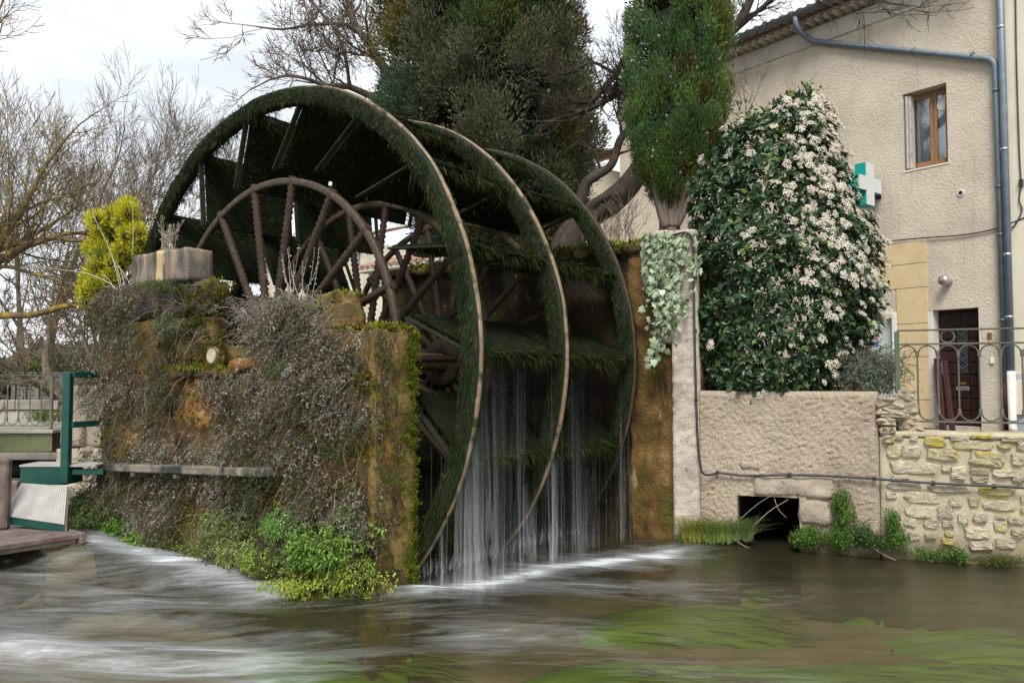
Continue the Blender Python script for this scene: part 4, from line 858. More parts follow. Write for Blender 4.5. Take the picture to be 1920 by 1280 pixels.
# paddles with moss
def padfr(k, u0):
    a = TAU * k / NP; tilt = R_(24)
    er = -T * math.cos(a) + Z * math.sin(a); et = T * math.sin(a) + Z * math.cos(a)     # radial, counter-clockwise
    d = er * math.cos(tilt) - et * math.sin(tilt); nn = np.cross(d, U)
    p0 = WC + er * (WR - .05) + U * u0
    return p0, d, nn
def rand_unit(n): return nrm(RNG.normal(0, 1, (n, 3)))
for b in range(2):
    ua, ub = OFF[b] + .075, OFF[b + 1] - .075; pm = MB()
    for k in range(NP):
        p0, d, nn = padfr(k, 0); D = .93
        mb = MB()
        nb_ = 3
        mb.box(lambda x, y, z: p0 - d * (D - x) + nn * y + U * z, 0, D, -.02, .02, ua, ub, .008)
        pad = obj('paddle', mb, M['paddle'], wheel)
        if b == 0:
            for u_ in OFF:
                ab = MB(); ab.box(lambda x, y, z: p0 - d * (D - x) + nn * y + U * z, -.02, D - .12, -.045, -.022, u_ - .035, u_ + .035, .006); obj('paddle_arm', ab, M['wet_wood'], wheel)
        # moss: thatch over the outer half, hanging tufts from both edges
        n = 5400; x = np.where(RNG.random(n) < .48, RNG.beta(4, 1.0, n), RNG.random(n)) * D; uu = RNG.uniform(ua, ub, n); side = RNG.choice([-1, 1], n)
        P = p0 - d[None] * (D - x)[:, None] + nn * (.02 * side)[:, None] + U * uu[:, None]
        dens = np.array([mnoise.noise((float(v) * 2.2, k * 3.1, b * 7.)) for v in uu]); keep = (dens + RNG.uniform(-.5, .6, n)) > -.12
        P = P[keep]; m = len(P); vv0 = np.clip(np.array([mnoise.noise((float(v) * 5.5, k * 1.7, b * 3.)) for v in uu[keep]]), -.4, .8)
        Dv = np.array([0, 0, -1.]) * RNG.uniform(.6, 1.3, (m, 1)) + d * RNG.uniform(0, .7, (m, 1)) + RNG.normal(0, .34, (m, 3)) + nn * (side[keep] * .5)[:, None]
        Ln = RNG.uniform(.025, .075, m) * (1 + (1.6 + 2.2 * vv0) * (x[keep] > .86 * D)); g = RNG.uniform(.5, 1.7, (m, 1)); yel = RNG.random((m, 1)) ** 3
        vv_ = np.array([mnoise.noise((float(v) * 3.5, k * 3.1, b * 7. + 3)) for v in uu[keep]])[:, None]; col = np.array([.008, .016, .0045]) * g + np.array([.05, .058, .007]) * yel * (.8 + 1.2 * vv_) + np.array([.025, .015, .005]) * (RNG.random((m, 1)) < .12)
        mb = MB(); mb.cards(P, Dv, rand_unit(m), Ln, RNG.uniform(.005, .013, m), np.maximum(.003, col)); ms = obj('moss', mb, M['moss'], pad); ms['kind'] = 'stuff'
for j, u in enumerate(OFF):     # moss on the rims
    n = 20000; a = RNG.uniform(0, TAU, n); r = WR - .19 + .18 * RNG.random(n); sd_ = RNG.choice([-1, 1], n)
    P = WC - T * (r * np.cos(a))[:, None] + Z * (r * np.sin(a))[:, None] + U * (u + .07 * sd_)[:, None]
    tang = T * np.sin(a)[:, None] + Z * np.cos(a)[:, None]
    Dv = -tang * RNG.uniform(.4, 1.2, (n, 1)) + np.array([0, 0, -.7]) + U * (sd_ * .35)[:, None] + RNG.normal(0, .2, (n, 3))
    lum = np.array([mnoise.noise((math.cos(float(q)) * 5, math.sin(float(q)) * 5, u)) for q in a])[:, None]; col = np.array([.009, .019, .006]) * RNG.uniform(.5, 1.8, (n, 1)) * (1 + .9 * lum) + np.array([.035, .042, .006]) * RNG.random((n, 1)) ** 3 * (1 + 1.2 * lum) + np.array([.02, .012, .004]) * (RNG.random((n, 1)) < .15); col = np.maximum(col, .003)
    ca = RNG.uniform(0, TAU, 70); n_c = 70 * 60; a2 = np.repeat(ca, 60) + RNG.normal(0, .018, n_c); r2 = WR - RNG.uniform(.02, .2, n_c); s2_ = RNG.choice([-1, 1], n_c); P2 = WC - T * (r2 * np.cos(a2))[:, None] + Z * (r2 * np.sin(a2))[:, None] + U * (u + .06 * s2_)[:, None]
    mb0 = MB(); mb0.cards(P2, np.array([0, 0, -1.]) + RNG.normal(0, .22, (n_c, 3)) + U * (s2_ * .25)[:, None], rand_unit(n_c), RNG.uniform(.05, .22, n_c) * np.repeat(RNG.uniform(.4, 1.3, 70), 60), RNG.uniform(.005, .012, n_c), np.repeat(np.where(RNG.random((70, 1)) < .3, np.array([[.045, .04, .012]]), np.array([[.014, .026, .007]])), 60, 0) * RNG.uniform(.6, 1.5, (n_c, 1))); hm_ = obj('hanging_moss', mb0, M['moss'], rim_objs[j]); hm_['kind'] = 'stuff'
    mb = MB(); mb.cards(P, Dv, rand_unit(n), RNG.uniform(.02, .085, n), RNG.uniform(.006, .014, n), col); ms = obj('moss', mb, M['moss'], rim_objs[j]); ms['kind'] = 'stuff'
# water falling off the rims and paddles
mw, nt, o, p = newmat('falling_water')
ar = nt.nodes.new('ShaderNodeAttribute'); ar.attribute_name = 'Col'; tr_ = nt.nodes.new('ShaderNodeBsdfTransparent'); df = nt.nodes.new('ShaderNodeBsdfPrincipled'); df.inputs['Base Color'].default_value = (.75, .78, .8, 1); df.inputs['Roughness'].default_value = .35
ms = nt.nodes.new('ShaderNodeMixShader'); nt.links.new(ar.outputs['Fac'], ms.inputs[0]); nt.links.new(tr_.outputs[0], ms.inputs[1]); nt.links.new(df.outputs[0], ms.inputs[2]); nt.links.new(ms.outputs[0], o.inputs[0])
mb = MB()
for k in range(150):
    if k < 60:
        u = OFF[RNG.integers(0, 3)] + RNG.normal(0, .06); a = RNG.uniform(-.9, .05); r = WR - RNG.uniform(0, .22)
        if k < 30: u = RNG.choice([OFF[0] + .02, OFF[0] + .09, OFF[1] + .03]) + RNG.normal(0, .035); a = RNG.uniform(-.55, -.08)
    else:
        u = RNG.uniform(OFF[0] - .05, OFF[2] + .02); kk = int(RNG.choice([-3, -2, -1, 0])); a = TAU * kk / NP; r = WR - RNG.beta(1, 2.2) * .8
    p0 = wh(r, a, u); zt = p0[2] - .02; zb = -.05
    if zt < .12: continue
    n = 7; zz = np.linspace(zt, zb, n); w_ = RNG.uniform(.0022, .006) * (1.2 if k < 30 else .8)
    P = np.stack([np.full(n, p0[0]), np.full(n, p0[1]), zz], 1) + RNG.normal(0, .002, (n, 3)) + (-T) * (np.linspace(0, 1, n) ** 2 * RNG.uniform(-.03, .05))[:, None]
    al = np.interp(zz, [0, .4, 1.0, 2.2], [.08, .05, .03, .018]) * RNG.uniform(.2, 1.2) ** 1.3
    mb.tube(P, w_ * np.linspace(.7, 1.5, n), 4, col=np.tile(al[:, None], (1, 3)), cap=False)
for k in range(900):        # splash at the water line
    t = RNG.random(); base = wh(WR - RNG.uniform(-.15, 1.0), -.78, OFF[0] - .1 + 3.1 * t); base[2] = RNG.uniform(-.02, .02); h_ = RNG.gamma(2, .09)
    P = np.stack([base + np.array([RNG.normal(0, .02), RNG.normal(0, .02), 0]) * q + Z * h_ * q for q in np.linspace(0, 1, 4)])
    mb.tube(P, np.array([.012, .009, .006, .002]) * RNG.uniform(.5, 1.2), 4, col=np.tile((np.array([.22, .15, .08, .02]) * RNG.uniform(.4, 1))[:, None], (1, 3)), cap=False)
nd = 2600; ang_ = RNG.random(nd); Pd = np.array([wh(WR - RNG.uniform(-.25, 1.1), -.78, OFF[0] - .15 + 3.2 * t) for t in ang_]); Pd[:, 2] = RNG.gamma(1.5, .09, nd)
mb.cards(Pd, rand_unit(nd), rand_unit(nd), RNG.uniform(.008, .022, nd), RNG.uniform(.006, .014, nd), np.repeat(RNG.uniform(.05, .30, (nd, 1)), 3, 1))
fw_ = tag(obj('falling_water', mb, mw, None, True), 'thin strands and veils of water falling from the wheel into the river', 'falling water', kind='stuff')
mv, nt, o, p = newmat('water_veil')
pos = nt.nodes.new('ShaderNodeNewGeometry').outputs['Position']; vn = nz_node(nt, pos, 1., 4, .6, (17, 17, .30), .6); vn2 = nz_node(nt, pos, 1., 3, .5, (5, 5, .5))
ar = nt.nodes.new('ShaderNodeAttribute'); ar.attribute_name = 'Col'; f1 = ramp(nt, vn, [(.38, (0, 0, 0)), (.62, (1, 1, 1))]); f2 = ramp(nt, vn2, [(.35, (.15, .15, .15)), (.65, (1, 1, 1))])
def mul_(a, b):
    q = nt.nodes.new('ShaderNodeMath'); q.operation = 'MULTIPLY'; nt.links.new(a, q.inputs[0]); nt.links.new(b, q.inputs[1]); return q.outputs[0]
fac = mul_(mul_(f1, f2), ar.outputs['Fac']); tr_ = nt.nodes.new('ShaderNodeBsdfTransparent'); df = nt.nodes.new('ShaderNodeBsdfDiffuse'); df.inputs[0].default_value = (.74, .78, .82, 1)
ms = nt.nodes.new('ShaderNodeMixShader'); nt.links.new(fac, ms.inputs[0]); nt.links.new(tr_.outputs[0], ms.inputs[1]); nt.links.new(df.outputs[0], ms.inputs[2]); nt.links.new(ms.outputs[0], o.inputs[0])
mb = MB()
def veil(r, a, u0, u1, al, spread=.0):
    n, m = 12, 14; top = wh(r, a, u0)[2]; V = []; Cc = []
    if top < .15: return
    for i in range(n):
        for q in range(m):
            uu = u0 + (u1 - u0) * q / (m - 1); t = i / (n - 1); p_ = wh(r + .05 * mnoise.noise((uu * 6, a * 5, t * .6)) + spread * t * t, a, uu + .03 * mnoise.noise((uu * 4, t * 2, 5.))); z = top * (1 - t) - .03; p_[2] = z
            edge = min(1, 4 * min(q, m - 1 - q) / (m - 1)); V.append(p_); g_ = al * edge * float(np.interp(z, [0, .35, .9, 2.0], [1.25, .85, .5, .22])); Cc.append((g_,) * 3)
    mb.add(V, [[i * m + q, i * m + q + 1, (i + 1) * m + q + 1, (i + 1) * m + q] for i in range(n - 1) for q in range(m - 1)], np.array(Cc), True)
for k in range(16):
    b_ = RNG.integers(0, 2); ua, ub = OFF[b_], OFF[b_ + 1]; w_ = RNG.uniform(.25, .7); u0 = RNG.uniform(ua - .05, ub - w_ + .05); kk = int(RNG.choice([-3, -2, -1, 0, 0, -1])); veil(WR - RNG.uniform(0, .35), TAU * kk / NP, u0, u0 + w_, RNG.uniform(.03, .11), RNG.uniform(-.05, .08))
for j, u in enumerate(OFF):
    for k in range((8, 5, 1)[j]): c_ = u + RNG.normal(.05, .07); w_ = RNG.uniform(.10, .26); veil(WR - RNG.uniform(0, .15), RNG.uniform(-.62, -.02), c_ - w_ / 2, c_ + w_ / 2, RNG.uniform(.10, .26), RNG.uniform(-.05, .08))
o_ = obj('water_veil', mb, mv, fw_); o_['kind'] = 'stuff'

# ------------------------------------------------------------------ plant helpers
def jitter(c, n, v=.35, tint=(.1, .1, 0)):
    return np.maximum(.003, np.array(c)[None] * RNG.uniform(1 - v, 1 + v, (n, 1)) * RNG.uniform(.88, 1.12, (n, 3)))
def sprigs(mb, P, D, L, cs, cl, leaves=10, lsz=.018, droop=.6, sw=.003, curl=.3, lasp=.5):
    """many little stems with leaves; vectorised"""
    n = len(P); k = 5; D = nrm(D); ts = np.linspace(0, 1, k); side = nrm(np.cross(D, rand_unit(n)))
    L = np.broadcast_to(L, (n,)); pts = P[:, None] + D[:, None] * (L[:, None] * ts)[..., None] + side[:, None] * (L[:, None] * curl * np.sin(ts * 2.6))[..., None] * RNG.uniform(-1, 1, (n, 1, 1))
    pts = pts + np.array([0, 0, -1.]) * (L[:, None] * droop * ts ** 2)[..., None] + RNG.normal(0, .012, (n, k, 3)) * ts[None, :, None]
    sv = nrm(np.cross(D, np.array([0., .9, .2])))[:, None] * (sw * (1.25 - ts))[None, :, None]
    V = np.stack([pts - sv, pts + sv], 2).reshape(-1, 3); i = np.arange(n)[:, None, None] * (2 * k) + (np.arange(k - 1) * 2)[None, :, None] + np.array([0, 1, 3, 2])[None, None]
    mb.add(V, i.reshape(-1, 4), np.repeat(cs, 2 * k, 0))
    if leaves:
        m = n * leaves; t = RNG.uniform(.15, 1., (n, leaves)) * (k - 1); a = np.floor(np.minimum(t, k - 1.001)).astype(int); f = (t - a)[..., None]
        ii = np.arange(n)[:, None]; Q = (pts[ii, a] * (1 - f) + pts[ii, a + 1] * f).reshape(-1, 3)
        Dl = np.repeat(D, leaves, 0) * .5 + rand_unit(m); mb.cards(Q, Dl, rand_unit(m), RNG.uniform(.6, 1.5, m) * lsz, RNG.uniform(.6, 1.3, m) * lsz * lasp, np.repeat(cl, leaves, 0) * RNG.uniform(.7, 1.3, (m, 1)))
OUT = -U    # outwards from the pier front
def front(px, py, up=UF): return hit(px, py, U * up, U)
def in_front(n, x0, x1, y0, y1): return RNG.uniform(x0, x1, n), RNG.uniform(y0, y1, n)
def prof_top(px): return np.interp(px, [170, 185, 250, 300, 425, 426, 436, 470, 480, 560, 590, 600, 655, 700, 703], [560, 556, 532, 535, 540, 640, 700, 690, 590, 565, 565, 600, 615, 622, 1300])
def prof_bot(px): return np.interp(px, [150, 250, 400, 560, 640, 700], [1000, 1040, 1075, 1105, 1112, 1112])
# dry grey-brown creeper over the face
n = 21000; px, py = in_front(n, 165, 702, 535, 1090)
nzv = np.array([mnoise.noise((a * .012, b * .012, 2.)) + .5 * mnoise.noise((a * .035, b * .035, 9.)) for a, b in zip(px, py)])
dens = np.full(n, .56) + 1.15 * nzv
dens[(px > 340) & (px < 402) & (py > 690) & (py < 805)] -= 1.6            # bare orange streak under the axle
dens[(px > 280) & (px < 425) & (py > 535) & (py < 655)] -= .75            # dark stones
dens[(px > 655) & (py > 640)] -= .55 * smooth(655, 690, px[(px > 655) & (py > 640)])
dens[(px > 335) & (px < 485) & (py > 600) & (py < 700)] -= 1.4
dens[(py > 850) & (py < 872) & (px > 420)] -= .5
keep = (py > prof_top(px)) & (py < prof_bot(px)) & (RNG.random(n) < dens); px, py, nzv = px[keep], py[keep], nzv[keep]; n = len(px)
lmp = np.array([mnoise.noise((a * .016, b * .020, 51.)) + .4 * mnoise.noise((a * .05, b * .06, 61.)) for a, b in zip(px, py)])
P = np.array([front(a, b) for a, b in zip(px, py)]) + OUT * (np.maximum(0, .09 + .20 * lmp) * RNG.uniform(.55, 1.05, n) + RNG.uniform(-.02, .02, n))[:, None]
D = OUT * RNG.uniform(.4, 1., (n, 1)) + np.array([0, 0, -1.]) * RNG.uniform(.0, .9, (n, 1)) + T * RNG.normal(0, .45, (n, 1))
kind = RNG.random(n) + .85 * np.array([mnoise.noise((a * .011, b * .014, 77.)) for a, b in zip(px, py)]) + .05 - .38 * smooth(900, 1010, py); cl = np.where((kind < .20)[:, None], jitter((.075, .105, .035), n), np.where((kind < .50)[:, None], jitter((.085, .062, .038), n), np.where((kind < .70)[:, None], jitter((.145, .125, .085), n), jitter((.30, .275, .225), n, .3))))
mb = MB(); sprigs(mb, P, D, RNG.uniform(.06, .20, n), jitter((.10, .08, .05), n), cl, 11, .025, .55, .0025, .55)
n2 = 1100; up_ = 5.0 + np.abs(RNG.normal(0, .13, n2)); zz_ = RNG.uniform(0, 2.36, n2); nk = np.array([mnoise.noise((a * 4, b * 2.2, 15.)) for a, b in zip(up_, zz_)]); kp = (RNG.random(n2) < .40 + .95 * nk); up_, zz_ = up_[kp], zz_[kp]; n2 = len(up_)
P2 = T * (E0 - .02) + U * up_[:, None] + Z * zz_[:, None]; k2 = RNG.random(n2)
c2 = np.where((k2 < .25)[:, None], jitter((.09, .11, .03), n2), np.where((k2 < .7)[:, None], jitter((.10, .07, .035), n2), jitter((.25, .22, .17), n2, .3)))
sprigs(mb, P2, -T * RNG.uniform(.1, .45, (n2, 1)) + np.array([0, 0, -1.]) * RNG.uniform(.3, 1., (n2, 1)) - U * RNG.uniform(0, .5, (n2, 1)), RNG.uniform(.04, .13, n2), jitter((.10, .08, .05), n2), c2, 12, .018, .5, .0025, .5)
tag(obj('dry_creeper', mb, M['dry']), 'mass of dry grey brown creeper hanging over the front of the pier', 'creeper', kind='stuff')
# longer bare stems
mb = MB(); n = 800; px, py = in_front(n, 185, 690, 560, 1060); k_ = py > prof_top(px) + 10; px, py = px[k_], py[k_]; n = len(px)
P = np.array([front(a, b) for a, b in zip(px, py)]); sprigs(mb, P, OUT * RNG.uniform(.3, .8, (n, 1)) + T * RNG.normal(0, .8, (n, 1)) + Z * RNG.normal(-.1, .5, (n, 1)), RNG.uniform(.25, .55, n), jitter((.25, .21, .17), n, .3), jitter((.2, .17, .14), n), 3, .016, .5, .0022, .5)
tag(obj('dry_stems', mb, M['dry']), 'long pale bare stems straggling out of the creeper on the pier', 'stems', kind='stuff')
# moss on pier edges and tops
def mosspatch(mb, pts, nrmv, n_per, rad, col, L=(.015, .05)):
    for c in pts:
        n = n_per; P = np.array(c) + RNG.normal(0, rad * .8, (n, 3)) * np.array([1, 1, .6]); mb.cards(P, rand_unit(n) + np.asarray(nrmv) * 1.2, rand_unit(n), RNG.uniform(*L, n), RNG.uniform(.35, .6, n) * L[1] * .8, jitter(col, n, .45))
mb = MB(); ylw = (.17, .19, .012); grn = (.075, .12, .014)
for z in np.arange(-.05, 2.36, .035):
    a = float(fbm((z * 1.7, 3., 1.), 1, 3)); 
    for q in (0, 0, 0, 1):
        ups = 5.5 - abs(RNG.normal(0, .10)) if q == 0 else 5.0 + abs(RNG.normal(0, .05))
        if q and RNG.random() < .6: continue
        if a > -.55 or q == 0: mosspatch(mb, [pf(E0 - .015, ups, z)], -T * .4, 90, .030, ylw if RNG.random() < .65 else grn, (.008, .024))
for px in np.arange(600, 772, 5): 
    ups = 5.0 + RNG.uniform(0, .45); s_ = E0 + max(0.02, (700 - px) * .0085) if px < 700 else E0 + .03; mosspatch(mb, [pf(s_, ups, 2.37)], Z, 30, .04, ylw if RNG.random() < .4 else (.16, .14, .03), (.02, .06))
for px in np.arange(336, 440, 4): mosspatch(mb, [pf(ppx(px, 690)[0], UF - .1 + RNG.uniform(-.04, .08), zl)], Z, 26, .03, ylw if RNG.random() < .5 else (.13, .12, .02))
for k in range(150):
    px, py = RNG.uniform(300, 425), RNG.uniform(535, 690); mosspatch(mb, [front(px, py, UF - .02)], OUT, 22, .03, (.09, .085, .012) if RNG.random() < .6 else (.05, .06, .012))
for k in range(900):
    px, py = 170 + 525 * RNG.random() ** .6, RNG.uniform(700, 1080)
    if mnoise.noise((px * .012, py * .015, 33.)) > .12 and py < prof_bot(px): mosspatch(mb, [front(px, py, UF)], OUT, 26, .05, (.17, .115, .016) if RNG.random() < .6 else (.11, .12, .016), (.02, .06))
for k in range(60): px = RNG.uniform(480, 600); mosspatch(mb, [pf(ppx(px, 570)[0], UF + RNG.uniform(.05, .35), 2.60)], Z, 24, .03, ylw)
for k in range(26): mosspatch(mb, [pf(RNG.uniform(q0, q1) if False else ppx(RNG.uniform(625, 655), 560, 5.36)[0], 5.34 + RNG.uniform(-.02, .15), RNG.uniform(2.4, 2.78))], Z, 24, .03, ylw)
for k in range(30): mosspatch(mb, [pf(tl + RNG.uniform(-.03, .25), UF + RNG.uniform(-.03, .3), ppx(360, 528)[1] - RNG.uniform(0, .2))], Z, 24, .03, ylw if RNG.random() < .5 else (.1, .09, .015))
for k in range(260):
    s_ = RNG.uniform(t_r, 8.5); mosspatch(mb, [pfm(s_, RNG.uniform(-.2, .12), 3.55 + RNG.uniform(-.03, .05))], Z, 20, .05, ylw if RNG.random() < .35 else (.08, .10, .015), (.03, .08))
tag(obj('moss', mb, M['moss']), 'yellow green moss on the pier edges and along the channel wall top', 'moss', kind='stuff')
# green plants at the foot of the pier, each its own clump
weeds = [  # px, py, rx, ry, n, leaf, colour, asp, label
 (625, 1030, 52, 38, 900, .045, (.125, .215, .032), .62, 'bright green leafy clump on the lower right of the pier face'),
 (600, 1088, 75, 24, 800, .030, (.24, .30, .035), .55, 'yellow green cushion at the waterline under the bright leafy clump'),
 (665, 1075, 30, 28, 420, .030, (.19, .25, .03), .55, 'small yellow green tuft at the waterline nearest the wheel'),
 (520, 1045, 40, 26, 600, .026, (.17, .23, .05), .5, 'pale green cushion at the waterline left of the leafy clump'),
 (548, 985, 30, 26, 420, .030, (.09, .19, .035), .5, 'mid green trailing clump above the yellow green cushions'),
 (470, 1030, 42, 34, 600, .026, (.16, .19, .075), .5, 'grey green cushion on the lower pier in front of the strut'),
 (440, 985, 40, 30, 480, .026, (.10, .13, .05), .5, 'dull green trailing plant under the stone shelf end'),
 (405, 1035, 30, 22, 340, .026, (.13, .17, .05), .5, 'olive cushion low on the pier below the shelf middle'),
 (335, 1040, 22, 28, 260, .026, (.13, .18, .03), .5, 'slim olive green tuft hanging to the rapids below the shelf'),
 (270, 1022, 26, 26, 380, .036, (.14, .25, .025), .55, 'bright green tuft at the rapids below the shelf left half'),
 (240, 985, 26, 22, 300, .036, (.08, .17, .02), .55, 'deep green tuft low on the pier left of the bright one'),
 (190, 965, 42, 32, 520, .034, (.065, .115, .03), .6, 'dark green bramble clump at the left foot of the pier'),
 (150, 972, 16, 22, 40, .12, (.06, .14, .025), .38, 'broad long leaved plant beside the green metal steps'),
 (662, 962, 16, 16, 160, .034, (.11, .22, .05), .5, 'tiny green tuft alone on the bare right part of the pier'),
 (540, 690, 34, 24, 330, .026, (.075, .13, .055), .45, 'soft green patch in the creeper right of the axle'),
 (585, 715, 20, 16, 160, .026, (.075, .14, .05), .45, 'small green patch in the creeper, lower right of the soft one'),
 (415, 570, 14, 50, 0, .02, (.1, .1, .02), .5, ''),
 (620, 760, 26, 18, 200, .024, (.09, .13, .06), .45, 'greyish green patch high on the pier left of the orange end'),
 (215, 575, 34, 22, 300, .024, (.07, .095, .035), .5, 'olive clump on the left shoulder of the pier'),
 (310, 535, 40, 10, 260, .022, (.08, .11, .035), .5, 'low olive mat along the base of the concrete cap block'),
 (330, 610, 40, 22, 380, .024, (.095, .125, .06), .45, 'grey green patch on the dark stones left of the axle'),
 (480, 880, 26, 26, 200, .030, (.06, .12, .025), .55, 'dark green sprig patch at the right tip of the stone shelf'),
]
for (px, py, rx, ry, n, ls, col, asp, lab) in weeds:
    if n == 0: continue
    col = tuple(min(.5, x * 1.12 + .010) for x in (col[0] * 1.05, col[1] * 1.08, col[2]))
    if py > 950: rx, ry, n = rx * 1.22, ry * 1.3, int(n * 1.5)
    if py > 950 and px < 590: col = (min(.4, col[0] * 1.35), min(.45, col[1] * 1.35), col[2] * 1.1); n = int(n * 1.2)
    p, q = RNG.normal(0, .55, n), RNG.normal(0, .55, n); r = np.hypot(p, q); sc = np.minimum(1, 1.7 / (r + 1e-6)); p, q = p * sc, q * sc
    kk_ = np.array([mnoise.noise((a * 2.4, b * 2.4, px * .1)) for a, b in zip(p, q)]) + RNG.uniform(-.25, .5, n) > -.05; p, q = p[kk_], q[kk_]; n = len(p); dep = .20 * np.sqrt(np.maximum(0, 1.1 - (p * p + q * q))) * (rx / 45)
    c = front(px, py)
    low = .0 if py < 940 else .06
    P = np.array([front(px + a * rx, py + b * ry, UF) for a, b in zip(p, q)]) + OUT * (dep * RNG.uniform(.35, 1.1, n) + low)[:, None]
    D = OUT * .7 + Z * RNG.uniform(-.5, .6, (n, 1)) + T * RNG.normal(0, .55, (n, 1)) + T * (-p * .5)[:, None]
    mb = MB(); m = n * 4; Pk = np.repeat(P, 4, 0) + RNG.normal(0, ls * .55, (m, 3)); mb.cards(Pk, np.repeat(D, 4, 0) + rand_unit(m) * .9, Z + rand_unit(m) * .6, RNG.uniform(.6, 1.3, m) * ls, RNG.uniform(.7, 1.2, m) * ls * asp, jitter(col, m, .4), .2)
    k = min(n, 160); sprigs(mb, P[:k] - OUT * .1, D[:k], ls * 4, jitter((.10, .11, .04), k), jitter(col, k), 0, sw=.0025)
    tag(obj('green_plant', mb, M['leaf'], None, base=c), lab, 'plant', 'green plants growing on the pier')
# dry plants on top
def stalks(name, label, base, specs, mat=M['dry'], col=(.45, .41, .34), r=.006, seeds=0, group=None):
    mb = MB()
    for s_ in specs:
        P = smoothpath(s_, 5); mb.tube(P, np.linspace(r, r * .45, len(P)), 4, jitter(col, 1, .15)[0], cap=False)
        if seeds:
            m = seeds; t = RNG.integers(len(P) // 3, len(P), m); mb.cards(P[t] + RNG.normal(0, .006, (m, 3)), rand_unit(m), rand_unit(m), RNG.uniform(.014, .03, m), .014, jitter(col, m, .25))
    return tag(obj(name, mb, mat, None, base=base), label, 'dry plant', group)
def pl(pts, ups): return [hit(a, b, U * ups, U) for a, b in pts]
sp_ = [[(226, 545), (216, 500), (200, 455), (178, 410), (170, 385)], [(228, 540), (222, 510), (212, 485), (205, 470)], [(235, 540), (226, 505), (215, 487)], [(222, 545), (200, 528), (160, 512), (110, 505), (80, 500)], [(228, 548), (210, 538), (193, 537)], [(215, 545), (205, 525), (190, 515)], [(248, 477), (250, 440), (249, 400), (247, 375)], [(232, 520), (240, 505), (247, 500)], [(225, 525), (240, 515), (250, 508)], [(240, 525), (222, 500), (207, 503)]]
stalks('dry_stalks', 'pale curved dead stalks on the left shoulder of the pier', pf(9.6, 5.1, 2.95), [pl(s, 5.1) for s in sp_])
sp_ = []
for k in range(26): x0 = 305 + RNG.uniform(-8, 25); x1 = 292 + RNG.uniform(0, 54); y1 = RNG.uniform(400, 445); sp_.append([(x0, 470), ((x0 * .6 + x1 * .4), 450), ((x0 * .25 + x1 * .75) + RNG.uniform(-6, 6), (450 + y1) / 2), (x1, y1)])
stalks('dry_bush', 'pale twiggy dead bush on top of the concrete cap block', pf(8.9, 5.2, 3.4), [pl(s, 5.15 + RNG.uniform(-.1, .1)) for s in sp_], r=.0045, seeds=16, col=(.36, .31, .25))
sp_ = []
for k in range(13): x0 = 545 + RNG.uniform(-15, 40); x1 = x0 + RNG.uniform(-40, 40); y1 = RNG.uniform(455, 530); sp_.append([(x0, 575), (x0 * .7 + x1 * .3 + RNG.uniform(-5, 5), 545), (x0 * .3 + x1 * .7, (560 + y1) / 2), (x1, y1)])
stalks('seed_stalks', 'white seed headed stalks on the mossy mound before the wheel spokes', pf(6.5, 5.2, 2.6), [pl(s, 5.2) for s in sp_], r=.0035, seeds=10, col=(.5, .46, .4))
mb = MB(); n = 1500; px = RNG.normal(535, 40, n); py = RNG.uniform(560, 640, n); P = np.array([front(a, b, 5.0 + RNG.uniform(-.1, .3)) for a, b in zip(px, py)])
sprigs(mb, P, OUT * .4 + Z * RNG.uniform(-.3, .9, (n, 1)) + T * RNG.normal(0, .7, (n, 1)), RNG.uniform(.1, .26, n), jitter((.24, .20, .17), n), jitter((.27, .248, .20), n), 8, .016, .5)
tag(obj('dry_heather', mb, M['dry'], None, base=pf(6.6, 5.1, 2.5)), 'pale grey dry mound of heath on top of the pier right of the axle', 'dry plant')

